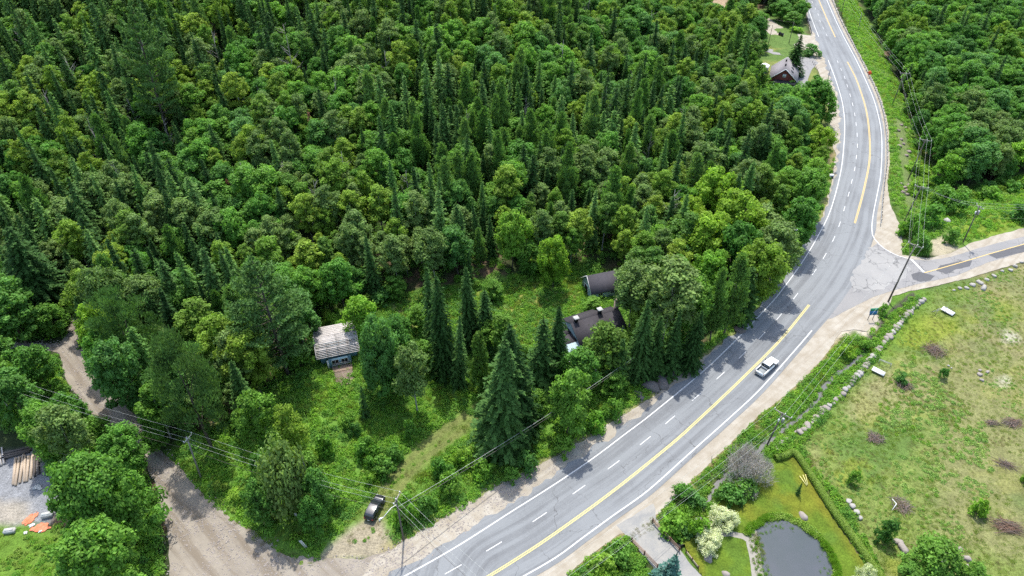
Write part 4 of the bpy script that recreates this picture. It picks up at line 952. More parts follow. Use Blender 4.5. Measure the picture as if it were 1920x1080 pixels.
# ---- the woods
def woods():
    rng = np.random.default_rng(77); pts = []
    forest_px = [(-700, -260), (-420, 635), (118, 638), (128, 560), (150, 575), (165, 600), (200, 700), (300, 830), (345, 835), (470, 835), (540, 700), (596, 640), (600, 596), (690, 566), (760, 540), (905, 540), (940, 515), (1085, 506), (1096, 488), (1158, 480), (1175, 560), (1190, 690), (1290, 665), (1345, 625),
                 (1425, 545), (1456, 512), (1488, 455), (1510, 400), (1526, 345), (1533, 290), (1525, 245), (1500, 225), (1440, 175), (1420, 110), (1400, 60), (1415, 20), (1450, 35), (1500, 55), (1490, 0), (1450, -260)]
    right_px = [(1500, -260), (1600, -60), (1628, 30), (1668, 110), (1695, 190), (1715, 270), (1745, 330), (1775, 362), (1840, 350), (1880, 335), (1960, 325), (2500, 380), (2600, -260)]
    excl = [[(1402, 100), (1500, 100), (1508, 216), (1412, 216)], [(1418, 10), (1520, 60), (1520, 120), (1412, 120)], [(1322, 0), (1372, -10), (1378, 50), (1320, 52)], [(100, 600), (160, 575), (180, 690), (100, 690)]]
    s = 4.7
    X, Y = np.meshgrid(np.arange(-300, 480, s), np.arange(60, 560, s * .87)); X[1::2] += s / 2
    x = X.ravel() + rng.uniform(-1.5, 1.5, X.size); y = Y.ravel() + rng.uniform(-1.5, 1.5, X.size); z = height(x, y)
    px, py, dep = proj(x, y, z); tx, ty, _ = proj(x, y, z + 14)
    ok = (px > -330) & (px < 2250) & (ty < 1150) & (py > -110)
    a, b = inpoly(px, py, forest_px), inpoly(px, py, right_px); ok &= (a | b)
    for e in excl: ok &= ~inpoly(px, py, e)
    for (cx, cy, cr) in [(815, 352, 4.5), (700, 472, 3.5), (835, 470, 3), (770, 330, 2)]:
        q = on(cx, cy); ok &= np.hypot(x - q.x, y - q.y) > cr
    O = np.array(OCC)
    for (ox, oy, r) in OCC: ok &= np.hypot(x - ox, y - oy) > min(r, 4.5) + .8
    x, y, z, px, py, dep, b = (v[ok] for v in (x, y, z, px, py, dep, b))
    n = len(x); soft = fnoise(x, y, 28, 51); sub = vnoise(x, y, 11, 53); u = rng.uniform(size=n); u2 = rng.uniform(size=n)
    # softwood share: high in the middle belt above the clearing, low towards the far bend
    mid = np.exp(-((px - 1000) / 260) ** 2 - ((py - 330) / 150) ** 2)
    ps = .34 + 1.3 * (soft - .5) + .5 * mid - .22 * sstep(1150, 1350, px) * (1 - mid); ps = np.where(b, .08, ps)
    kinds = []
    for i in range(n):
        if u[i] < ps[i]:
            k = 'larch' if (u2[i] < .10 + .38 * mid[i]) else ('fir' if u2[i] > .78 else 'spruce')
        else:
            q = sub[i] + (u2[i] - .5) * .5
            if b[i]: k = 'maple' if q < .62 else ('alder' if q < .85 else 'birch')
            else: k = 'birch' if q > .5 else ('maple' if q > .28 else 'alder')
        kinds.append(k)
    kinds = np.array(kinds)
    base_h = {'spruce': 15.5, 'fir': 11.5, 'larch': 15.5, 'maple': 11.5, 'birch': 12.5, 'alder': 8.5}
    words = {'spruce': 'dark pointed spruce', 'fir': 'slim dark fir', 'larch': 'soft grey-green conifer', 'maple': 'green maple', 'birch': 'olive birch', 'alder': 'leafy alder'}
    LM = [(140, 560, 'the mouth of the forest track', 0), (60, 480, 'the very large track-side spruce', 0), (540, 560, 'the huge white pine', 0), (330, 560, 'the broad roadside pines', 0), (720, 540, 'the sandy patch of the yellow clearing', 0), (960, 500, 'the back of the yellow clearing', 0),
          (1110, 480, 'the blue shed', 0), (1246, 440, 'the forked dead tree', 0), (1340, 420, 'the bright maple group', 0), (1440, 480, 'the pale maple of the curve', 0), (1500, 330, 'the inside shoulder of the curve', 0), (1440, 190, 'the red house', 0), (1344, 40, 'the collapsed ruin', 0), (815, 352, 'the little woodland opening', 0),
          (545, 360, 'the bare grey dead tree', 0), (350, 420, 'the grey dead tree among olive birches', 0), (160, 180, 'the bleached dead treetop', 0), (268, 240, 'the leaning bleached tree', 0), (545, 100, 'the bare treetop near the crest', 0), (610, 30, 'the crest of the hillside', 0), (1000, 200, 'the middle of the softwoods', 0), (1215, 80, 'the pale far-woods dead tree', 0),
          (50, 250, 'the side of the hill at the frame edge', 0), (860, 60, 'the hillside crest towards the highway', 0), (1697, 160, 'the leaning pole at the woods', 1), (1740, 290, 'the rocky bank poles', 1), (1840, 330, 'the slope above the side road', 1), (1800, 180, 'the deep woods beyond the guardrail', 1), (1900, 60, 'the far corner woods', 1), (1640, 30, 'the uppermost pole beyond the guardrail', 1), (1900, 250, 'the woods at the frame edge', 1), (1750, 60, 'the far woods behind the uppermost pole', 1)]
    LP = [on(max(-20, q[0]), q[1]) for q in LM]; LMX, LMY, LMR = np.array([p.x for p in LP]), np.array([p.y for p in LP]), np.array([bool(q[3]) for q in LM])
    RD = sdist(x, y, MAIN_POLY[::5])
    stuff = {'conifer_forest': [], 'broadleaf_forest': []}
    for k in base_h:
        idx = np.where(kinds == k)[0]; hh = base_h[k] * rng.uniform(.7, 1.3, len(idx)) * (.68 + .32 * sstep(6, 18, RD[idx]))
        infr = (px[idx] > 0) & (px[idx] < 1920) & (py[idx] > 5) & (proj(x[idx], y[idx], z[idx] + hh)[1] < 1075)
        score = hh / dep[idx] * np.where(infr, 1, .3); order = np.argsort(-score); cap = 290
        for r_, j in enumerate(order):
            i = idx[j]; wd = rng.uniform(.85, 1.15) * (1.12 if k not in ('spruce', 'fir') else 1)
            if r_ < cap and infr[j]:
                dd = np.hypot(LMX - x[i], LMY - y[i]) * np.where(LMR == b[i], 1, 50); q = int(np.argmin(dd)); near_ = 'close by' if dd[q] < 17 else 'some way off'
                size = 'tall' if hh[j] > base_h[k] * 1.1 else ('short' if hh[j] < base_h[k] * .88 else 'middling')
                cm_ = None; tone = ''
                if k == 'maple': cm_, tone = (('bright', 'yellow-green ') if sub[i] * u2[i] > .42 else (('aspen', 'pale ') if soft[i] > .6 else (None, '')))
                elif k == 'birch' and u2[i] > .72: cm_, tone = 'aspen', 'pale '
                elif k == 'alder' and u2[i] > .7: cm_, tone = 'weed', 'fresh '
                elif k == 'spruce' and u2[i] > .6: cm_, tone = 'fir', 'light-tipped '
                elif k == 'larch' and u2[i] > .8: cm_, tone = 'aspen', 'silvery '
                lab = '%s %s%s %s %s' % (size, tone, words[k].replace('dark ', '').replace('green ', '').replace('olive ', '') if tone else words[k], near_, LM[q][2]); tree(k, (x[i], y[i], z[i]), hh[j], wd, lab, crown_m=cm_, group=lab.replace('spruce', 'spruces', 1) if 'spruce' in words[k] and 'spruce' not in LM[q][2] else 'alike: ' + lab)
            else:
                stuff['conifer_forest' if k in ('spruce', 'fir', 'larch') else 'broadleaf_forest'].append((x[i], y[i], z[i], hh[j], wd, k))
    print('WOODS', n, {k: int((kinds == k).sum()) for k in base_h})
    return stuff
STUFF = woods()

def snags():
    rng = random.Random(21); spots = [(60, 120), (120, 260), (210, 330), (330, 300), (420, 150), (500, 240), (560, 180), (640, 240), (655, 380), (730, 180), (820, 200), (880, 300), (930, 120), (985, 260), (1050, 180), (1130, 260), (1180, 200), (1270, 270), (1330, 220), (1100, 60), (960, 40), (420, 60), (250, 400), (610, 440), (450, 470), (300, 190), (1210, 330)]
    for k, (a, b) in enumerate(spots):
        p = on(a, b); h = rng.uniform(11, 18); o = link('dead_tree', DEAD[k % 3], None, p, rng.uniform(0, 6)); s_ = h / 11; o.scale = (s_ * rng.uniform(.5, .9),) * 2 + (s_,)
        tag(o, 'grey dead snag poking out of the living forest', 'dead tree', 'grey snags in the forest')
    p = on(596, 300); tree('spruce', p, 14, 1, 'rust-brown dying spruce in the middle of the forest', crown_m='rusty'); p = on(440, 400); tree('spruce', p, 10, .9, 'small brownish dying spruce low on the hillside', crown_m='rusty')
snags()
def scatter(name, protos, P, S, RZ, IDX, label, cat, nm=None):
    """one object: points that carry copies of the prototype meshes through geometry nodes"""
    coll = bpy.data.collections.new(name + '_kinds'); coll_objs = []
    for i, me in enumerate(protos):
        o = bpy.data.objects.new('%s_kind_%02d' % (name, i), me); coll.objects.link(o)
    me = bpy.data.meshes.new(name); P = np.asarray(P, np.float32); n = len(P)
    me.vertices.add(n); me.vertices.foreach_set('co', P.ravel())
    a = me.attributes.new('scl', 'FLOAT_VECTOR', 'POINT'); a.data.foreach_set('vector', np.asarray(S, np.float32).ravel())
    a = me.attributes.new('rot', 'FLOAT_VECTOR', 'POINT'); r = np.zeros((n, 3), np.float32); r[:, 2] = RZ
    if nm is not None: r[:, :2] = nm
    a.data.foreach_set('vector', r.ravel())
    a = me.attributes.new('idx', 'INT', 'POINT'); a.data.foreach_set('value', np.asarray(IDX, np.int32))
    o = link(name, me); ng = bpy.data.node_groups.new(name, 'GeometryNodeTree')
    ng.interface.new_socket('Geometry', in_out='INPUT', socket_type='NodeSocketGeometry'); ng.interface.new_socket('Geometry', in_out='OUTPUT', socket_type='NodeSocketGeometry')
    N = ng.nodes; gi, go = N.new('NodeGroupInput'), N.new('NodeGroupOutput')
    ci = N.new('GeometryNodeCollectionInfo'); ci.inputs['Collection'].default_value = coll; ci.inputs['Separate Children'].default_value = True; ci.inputs['Reset Children'].default_value = True
    ip = N.new('GeometryNodeInstanceOnPoints'); ip.inputs['Pick Instance'].default_value = True
    def att(nm_, ty):
        q = N.new('GeometryNodeInputNamedAttribute'); q.data_type = ty; q.inputs['Name'].default_value = nm_
        return q.outputs['Attribute']
    l = ng.links.new; l(gi.outputs[0], ip.inputs['Points']); l(ci.outputs[0], ip.inputs['Instance']); l(att('idx', 'INT'), ip.inputs['Instance Index'])
    l(att('rot', 'FLOAT_VECTOR'), ip.inputs['Rotation']); l(att('scl', 'FLOAT_VECTOR'), ip.inputs['Scale']); l(ip.outputs[0], go.inputs[0])
    md = o.modifiers.new('scatter', 'NODES'); md.node_group = ng
    return tag(o, label, cat, None, 'stuff')
for nm_, lab in (('conifer_forest', 'mass of dark conifers filling the deep woods'), ('broadleaf_forest', 'mass of green leafy trees filling the deep woods')):
    A = STUFF[nm_]; ks = sorted({a[5] for a in A}); protos, start = [], {}
    for k in ks: start[k] = len(protos); protos += [v[2] for v in KIND[k]]
    rr = random.Random(9)
    if A: scatter(nm_, protos, [(a[0], a[1], a[2] - .1) for a in A], [(a[3] / KIND[a[5]][0][3] * a[4],) * 2 + (a[3] / KIND[a[5]][0][3],) for a in A],
            [rr.uniform(0, 6.28) for _ in A], [start[a[5]] + rr.randrange(len(KIND[a[5]])) for a in A], lab, 'forest')

# ---- ground cover
def weed_mesh(name, m, n, r, h, a, asp, seed, upright=.4):
    rng = np.random.default_rng(seed); q = rng.uniform(size=n) ** .5 * r; an = rng.uniform(0, 6.28, n)
    hh = h * (1 - (q / r) ** 2 * .6) * rng.uniform(.35, 1, n); C = np.stack([np.cos(an) * q, np.sin(an) * q, hh], 1)
    if upright > .7:
        U = np.stack([np.cos(an) * .4, np.sin(an) * .4, np.ones(n)], 1) + rng.normal(size=(n, 3)) * .25; N = np.cross(U, rng.normal(size=(n, 3))); V, Fq = cards(C, N, a, a * asp, rng, U)
    else:
        N = np.stack([np.cos(an) * q / r, np.sin(an) * q / r, np.full(n, .9)], 1) + rng.normal(size=(n, 3)) * .5; V, Fq = cards(C, N, a * rng.uniform(.6, 1.3, n), a * asp, rng)
    return npmesh(name, V, Fq, M[m], tint=np.repeat(np.clip(.5 + rng.normal(size=n) * .22, 0, 1), 4))
WEEDS = [weed_mesh('weed', 'weed', 60, .6, .75, .13, .6, 1), weed_mesh('weed', 'weed', 44, .45, .5, .12, .7, 2), weed_mesh('weed', 'alder', 60, .65, .9, .13, .6, 3),
         weed_mesh('tuft', 'grassy', 60, .5, .32, .24, .09, 4, .9), weed_mesh('tuft', 'straw', 50, .45, .26, .22, .09, 5, .9), weed_mesh('fern', 'weed2', 46, .5, .5, .15, .45, 6),
         weed_mesh('reed', 'reed', 60, .35, .6, .3, .07, 7, .9), weed_mesh('leafy', 'hedge', 60, .4, .5, .1, .7, 8)]
_sm = MB()
_rg = random.Random(44)
for _k in range(16): _sm.rock((_rg.gauss(0, .5), _rg.gauss(0, .5), .02), _rg.uniform(.03, .1), _rg)
WEEDS.append(_sm.mesh('loose_stones', M['rock']))
def cover(name, poly, dens, mix, smin, smax, label, seed, thr=None, avoid=(), nscale=6, z0=None, edge=None):
    rng = np.random.default_rng(seed); W = [(p.x, p.y) for p in ats(poly)] if not hasattr(poly[0], 'x') else [(p.x, p.y) for p in poly]
    x0, x1 = min(p[0] for p in W), max(p[0] for p in W); y0, y1 = min(p[1] for p in W), max(p[1] for p in W)
    n = int((x1 - x0) * (y1 - y0) * dens); x = rng.uniform(x0, x1, n); y = rng.uniform(y0, y1, n)
    ok = inpoly(x, y, W)
    if thr is not None: ok &= fnoise(x, y, nscale, seed) + rng.normal(size=n) * .04 > thr
    x, y = x[ok], y[ok]; ok = np.ones(len(x), bool)
    for a in avoid: ok &= sdist(x, y, [(p.x, p.y) for p in a[0]]) > a[1] if a[2] else pdist(x, y, [(p.x, p.y) for p in a[0]]) > a[1]
    x, y = x[ok], y[ok]; z = height(x, y) if z0 is None else np.full(len(x), z0)
    s = rng.uniform(smin, smax, len(x)) * (.75 + .6 * fnoise(x, y, 5, seed + 3)); ks, ws = zip(*mix); ws = np.array(ws, float)
    # patches of one plant rather than an even mixture
    sel = fnoise(x, y, 4, seed + 8) + rng.normal(size=len(x)) * .12; cum = np.cumsum(ws / ws.sum()); rk = (np.argsort(np.argsort(sel)) + .5) / max(1, len(sel)); idx = np.array(ks)[np.minimum(np.searchsorted(cum, rk), len(ks) - 1)]
    return scatter(name, WEEDS, np.stack([x, y, z - .03], 1), np.stack([s, s, s * rng.uniform(.8, 1.2, len(x))], 1), rng.uniform(0, 6.28, len(x)), idx, label, name.replace('_', ' '))
AV = [(MAIN_POLY[::4], .6, True), (DIRT, .5, True), (SIDE_GRAVEL, .4, True)]
TRK = ats([(655, 1030), (690, 985), (712, 950), (750, 895), (800, 845), (870, 792)])
SHL = SHOULDER_L + offset(smooth(ats(W_LEFT1[:19]), step=2), .5)[::-1]
AVL = AV + [(SHL[::2], .2, True)]
cover('meadow_weeds', [(330, 990), (330, 850), (560, 700), (700, 560), (930, 530), (1090, 500), (1180, 640), (1310, 660), (1470, 500), (1545, 380), (1560, 300), (1566, 285), (1560, 340), (1540, 415), (1440, 566), (1230, 735), (960, 895), (770, 1008), (740, 1025), (640, 1000), (600, 1045), (480, 990)],
      2.6, [(3, 1.3), (0, 2), (1, 2), (7, .8), (2, 1.2)], .6, 1.35, 'knee-high green weeds of the meadow between highway and dirt road', 5, avoid=AVL + [(TRK, 2.2, False), (ats([(600, 1048), (615, 1025), (640, 1000), (655, 985), (685, 960), (725, 960), (740, 1020)]), .3, True)])
cover('track_grass', [(600, 1030), (690, 940), (740, 880), (860, 780), (900, 790), (760, 940), (740, 1010)], 1.6, [(3, 2), (4, 2), (1, .7)], .4, .8, 'short yellowish grass on the vehicle track through the meadow', 6, avoid=AVL, thr=.42, nscale=3)
cover('clearing_grass', [(740, 570), (930, 545), (1085, 530), (1100, 570), (1050, 600), (1010, 660), (940, 650), (880, 600), (770, 610)], 2.6, [(3, 5), (5, 1.5), (0, .6), (4, 2)], .5, 1.1, 'tall yellow-green grass in the clearing behind the abandoned house', 7)
cover('bank_grass', [(1655, 425), (1658, 300), (1640, 170), (1600, 80), (1560, -20), (1600, -30), (1640, 40), (1685, 130), (1715, 220), (1765, 310), (1800, 345), (1880, 320), (1960, 300), (1960, 405), (1820, 450), (1745, 480), (1695, 478)], 1.6, [(3, 1.5), (0, 2), (1, 1.5), (5, 1)], .7, 1.4,
      'bright green weeds on the bank beyond the guardrail', 8, avoid=[(offset(GUARD, .9) + offset(GUARD, -3.4)[::-1], .3, True), (SIDE_GRAVEL, .4, True), (ats([(1745, 450), (1780, 440), (1800, 470), (1765, 482), (1745, 478)]), .2, True), (ats([(1672, 215), (1700, 230), (1712, 300), (1722, 370), (1700, 420), (1690, 360), (1680, 270)]), -.5, True)])
FIELD = [(1712, 556), (1820, 525), (1960, 486), (2000, 500), (2050, 1150), (1650, 1150), (1600, 1000), (1500, 830), (1560, 770), (1650, 660)]
cover('field_grass', FIELD, 2.0, [(4, 1), (3, 2.2)], .3, .65, 'short rough grass of the dry field', 9)
cover('field_weeds', FIELD, 1.5, [(5, 2.4), (1, .5), (3, 1)], .3, .7, 'scattered weeds growing in the dry field', 10, thr=.58, nscale=9)
cover('field_ferns', [(1700, 660), (1745, 690), (1850, 800), (1865, 920), (1800, 960), (1700, 930), (1640, 800), (1660, 720)], 1.9, [(5, 4), (3, 1.5), (1, .4)], .45, 1.0, 'pale green ferns spreading over the middle of the field', 11, thr=.43, nscale=5)
cover('brook_weeds', [(1650, 598), (1700, 560), (1730, 560), (1660, 650), (1560, 770), (1500, 835), (1530, 880), (1600, 960), (1660, 1090), (1640, 1085), (1500, 850), (1455, 850), (1410, 880), (1385, 895), (1330, 955), (1290, 1000), (1262, 1010), (1240, 985), (1232, 968), (1335, 872), (1412, 795), (1492, 730), (1545, 678), (1582, 632), (1625, 634)],
      4.2, [(3, .7), (1, 1.5), (0, 2), (7, 1.3), (2, 1)], .6, 1.3, 'lush green weeds along the brook beside the highway', 12, avoid=[(STREAM, .42, False)])
cover('verge_weeds', [(1185, 1012), (1165, 1008), (1100, 1050), (1060, 1085), (1130, 1120), (1230, 1100)], 4.5, [(2, 2), (0, 2), (1, 1)], .7, 1.3, 'dark green weeds below the driveway entrance', 13, avoid=[(DRIVE_POLY, .3, True)])
cover('dry_verge', [(1062, 1082), (1144, 1018), (1242, 963), (1336, 869), (1411, 792), (1492, 728), (1542, 678), (1580, 630), (1584, 640), (1550, 690), (1500, 742), (1420, 805), (1345, 880), (1255, 975), (1160, 1030), (1080, 1092)], 5, [(4, 2), (3, 2)], .4, .8, 'dry yellow grass along the gravel shoulder', 14)
cover('pond_reeds', POND, 40, [(6, 1)], .5, 1.0, 'green reeds ringing the pond', 15, z0=.27, avoid=[([POND[i] for i in range(1, len(POND))], 0, False)]) if False else None
RING = smooth(ats([(1400, 1005), (1408, 992), (1417, 986), (1433, 976), (1455, 970.5), (1475, 972), (1498, 983), (1519, 997), (1538, 1015), (1555, 1040), (1566, 1068), (1570, 1100)]), step=.5)
cover('pond_reeds', offset(RING, -.55) + offset(RING, .5)[::-1], 14, [(6, 3), (7, 2)], .7, 1.15, 'bright green reeds ringing the pond', 16, z0=.24)
cover('pond_reeds', ats([(1404, 1012), (1420, 1000), (1428, 1020), (1434, 1050), (1446, 1092), (1420, 1085), (1410, 1050)]), 9, [(6, 2), (3, 3), (4, 1)], .35, .7, 'short marsh grass on the shallow side of the pond', 27, z0=.27)
cover('pond_weeds', offset(RING, .2) + offset(RING, 2.4)[::-1], 5, [(6, 3)], .3, .6, 'sparse reeds standing in the pond shallows', 26, z0=.1, thr=.5, nscale=2)
cover('yard_weeds', [(-40, 1000), (60, 990), (110, 985), (140, 1000), (160, 1110), (-40, 1120)], 3, [(7, 1), (0, 1), (3, 1)], .5, 1.0, 'green weeds at the edge of the grey yard', 17, thr=.38, nscale=3)
cover('house_ground_weeds', [(1405, 150), (1500, 165), (1500, 216), (1412, 216)], .6, [(2, 2), (1, 2)], 1.5, 3.2, 'leafy shrubs in front of the red house', 41)
cover('loose_stones', DIRT, .5, [(8, 1)], .6, 1.5, 'loose stones lying on the dirt road', 51)
cover('loose_stones', SHL, 1.0, [(8, 1)], .6, 1.4, 'loose stones lying on the gravel shoulder under the trees', 52, avoid=[(MAIN_POLY[::4], .2, True)])
cover('dirt_edge_weeds', [(600, 1062), (540, 1052), (500, 1028), (470, 1003), (420, 965), (370, 925), (335, 885), (330, 870), (480, 990), (545, 1040), (610, 1048)], 2.2, [(1, 1), (3, 1), (4, .5)], .4, .9, 'low weeds creeping onto the dirt road', 53)
cover('undergrowth', [(-300, 560), (0, 655), (118, 640), (160, 610), (205, 715), (340, 845), (560, 845), (600, 600), (740, 560), (930, 540), (1090, 500), (1180, 690), (1300, 660), (1440, 530), (1545, 350), (1540, 220), (1400, 120), (1300, 200), (600, 250), (-300, 330)], .45, [(2, 2), (1, 2), (5, .5)], .9, 2.0, 'shaded undergrowth on the forest floor', 18, avoid=AV)
cover('road_thicket_weeds', [(0, 668), (105, 668), (125, 730), (160, 772), (205, 818), (275, 890), (300, 990), (305, 1080), (190, 1080), (130, 960), (60, 820), (0, 810)], 2.5, [(2, 2), (0, 2), (1, 1)], .8, 1.6, 'dense weeds in the thicket between yard and dirt road', 19)

# ================================================================== BUILDINGS
def prism_walls(L, W, wh, rh):
    x, y = L / 2, W / 2
    v = [(-x, -y, -.6), (x, -y, -.6), (x, y, -.6), (-x, y, -.6), (-x, -y, wh), (x, -y, wh), (x, y, wh), (-x, y, wh), (-x, 0, wh + rh), (x, 0, wh + rh)]
    return v, [(0, 1, 5, 4), (1, 2, 6, 9, 5), (2, 3, 7, 6), (3, 0, 4, 8, 7)]
def roof_slabs(mb, L, W, wh, rh, oh=.4, th=.14, m=0):
    sl = rh / (W / 2); yb = W / 2 + oh; zb = wh - oh * sl; x = L / 2 + oh
    for s in (-1, 1):
        a = [(-x, 0, wh + rh + .03), (x, 0, wh + rh + .03), (x, s * yb, zb + .03), (-x, s * yb, zb + .03)]
        t = [(p[0], p[1], p[2] + th) for p in a]; f = [(0, 1, 2, 3), (7, 6, 5, 4), (0, 4, 5, 1), (1, 5, 6, 2), (2, 6, 7, 3), (3, 7, 4, 0)]
        mb.add(a + t, f if s < 0 else [q[::-1] for q in f], m)
def window(parent, c, w, h, axis, frame='white', pane='glass', name='window'):
    """framed window on a wall; axis = outward unit vector (local)"""
    ax = Vector(axis); u = Vector((-ax.y, ax.x, 0)); c = Vector(c) + ax * .02; f = MB(); p = MB()
    Mx = Matrix((u, ax, Vector((0, 0, 1)))).transposed()
    for s in (-1, 1):
        f.box(c + u * s * (w / 2), (.09, .10, h + .16), Mx); f.box(c + Vector((0, 0, s * h / 2)), (w - .1, .10, .09), Mx)
    f.box(c, (.05, .08, h - .1), Mx)
    fo = f.build(name, M[frame], parent); p.box(c - ax * .012, (w - .08, .05, h - .08), Mx); p.build('pane', M[pane], fo); return fo
def chimney(parent, c, w, h, cap=True, m='black', capm='concrete', rz=0):
    b = MB(); b.box((c[0], c[1], c[2] + h / 2), (w, w, h)); o = b.build('chimney', M[m], parent)
    if cap:
        k = MB(); z = c[2] + h
        for sx in (-1, 1):
            for sy in (-1, 1): k.box((c[0] + sx * w * .55, c[1] + sy * w * .55, z + .12), (.1, .1, .3))
        k.box((c[0], c[1], z + .3), (w * 1.75, w * 1.75, .09)); k.build('chimney_cap', M[capm], o)
    return o
def mid(*ps): return sum((Vector(p) for p in ps), Vector()) / len(ps)

# shed with the dark roof
def build_shed():
    p = at(1128, 545, 0); e = empty('shed', (p.x, p.y, hz(p.x, p.y)), R(17), 'faded blue shed with a dark shingle roof and an open doorway in its gable', 'shed')
    L, W, wh, rh = 7.4, 5.8, 2.1, 2.7
    v, f = prism_walls(L, W, wh, rh); w = MB().add(v, f).build('wall', M['bluewall'], e); r = MB(); roof_slabs(r, L, W, wh, rh, .3); r.build('roof', M['shingledark'], e)
    t = MB(); sl = rh / (W / 2)
    for s in (-1, 1): t.bar((-L / 2 - .32, 0, wh + rh + .1), (-L / 2 - .32, s * (W / 2 + .3), wh - .3 * sl + .1), .06, .2)
    t.build('bargeboard', M['white'], e)
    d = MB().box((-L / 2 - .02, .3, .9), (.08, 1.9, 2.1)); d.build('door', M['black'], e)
    b = MB(); b.box((-L / 2 - .05, 1.35, .95), (.1, .16, 2.3)); b.box((-L / 2 - .05, -.75, .95), (.1, .16, 2.3)); b.box((-L / 2 - .05, .3, 2.07), (.1, 1.9, .14)); b.build('door_frame', M['white'], e)
    window(e, (1.2, -W / 2, 1.3), .9, .8, (0, -1, 0)); window(e, (-1.6, -W / 2, 1.3), .9, .8, (0, -1, 0))
    OCC.append((p.x, p.y, 5))
build_shed()
def build_house():
    c = at(1098, 632, 0); e = empty('abandoned_house', (c.x, c.y, 0), R(24), 'abandoned house with a dark sagging shingle roof and two capped chimneys', 'house')
    L, W, wh, rh = 7.2, 8.2, 2.9, 2.3
    v, f = prism_walls(L, W, wh, rh); MB().add(v, f).build('wall', M['bluewall'], e); r = MB(); roof_slabs(r, L, W, wh, rh, .3); ro = r.build('roof', M['shingle'], e)
    chimney(ro, (-L / 2 + 1.0, .1, wh + rh - .1), .62, .9, capm='concrete'); chimney(ro, (L / 2 - .5, .4, wh + rh - .2), .62, 1.1, capm='concrete')
    # lower wing beyond the far gable
    v, f = prism_walls(4.4, 6.2, 2.3, 1.7); a = MB(); a.add([(x + L / 2 + 2.2, y + .9, z) for x, y, z in v], f); a.build('wing_wall', M['bluewall'], e)
    r = MB(); roof_slabs(r, 4.1, 6.2, 2.3, 1.7, .28); r.v = [(x + L / 2 + 2.3, y + .9, z) for x, y, z in r.v]; r.build('wing_roof', M['shingle'], e)
    b = MB(); b.box((L / 2 + 4.75, 2.2, 2.6), (.8, .8, 6.2)); o = b.build('chimney', M['brick'], e); MB().box((L / 2 + 4.75, 2.2, 5.78), (1.05, 1.05, .16)).build('chimney_cap', M['brick'], o)
    # flat low wing and pale metal lean-to on the near gable side
    a = MB(); a.box((-L / 2 - 1.6, -.2, 1.0), (3.0, 5.2, 3.2)); a.build('low_wall', M['bluewall'], e)
    a = MB(); a.box((-L / 2 - 1.65, 1.15, 2.75), (3.2, 2.6, .16)); a.box((-L / 2 - 1.65, -1.5, 2.6), (3.2, 2.6, .16)); a.build('low_roof', M['shingle'], e)
    a = MB(); Mx = Matrix.Rotation(R(14), 3, 'X')
    for k in range(8): a.box((-L / 2 - 2.7 + k * .42, -4.2, 2.25 + .02 * (k % 2)), (.41, 2.9, .05), Mx)
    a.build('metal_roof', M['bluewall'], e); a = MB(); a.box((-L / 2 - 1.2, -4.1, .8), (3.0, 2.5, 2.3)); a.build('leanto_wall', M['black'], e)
    window(e, (-L / 2, 2.4, 3.0), .8, .8, (-1, 0, 0)); window(e, (1.5, -W / 2, 1.5), 1.1, 1.1, (0, -1, 0)); window(e, (-1.5, -W / 2, 1.5), 1.1, 1.1, (0, -1, 0))
    OCC.append((c.x, c.y, 8))
    rng = random.Random(3); d = MB(); q = at(1074, 668, .3)
    for k in range(26):
        s = rng.uniform(.4, 1.3); Mx = Matrix.Rotation(rng.uniform(0, 3.1), 3, 'Z') @ Matrix.Rotation(rng.uniform(-.5, .5), 3, 'X')
        d.box((q.x + rng.gauss(0, .9), q.y + rng.gauss(0, .6), .35 + rng.uniform(0, .5)), (s, s * .5, .04), Mx, rng.choice([0, 0, 1]))
    tag(d.build('debris_pile', [M['white'], M['lumber']]), 'white broken sheets heaped at the corner of the abandoned house', 'debris')
build_house()
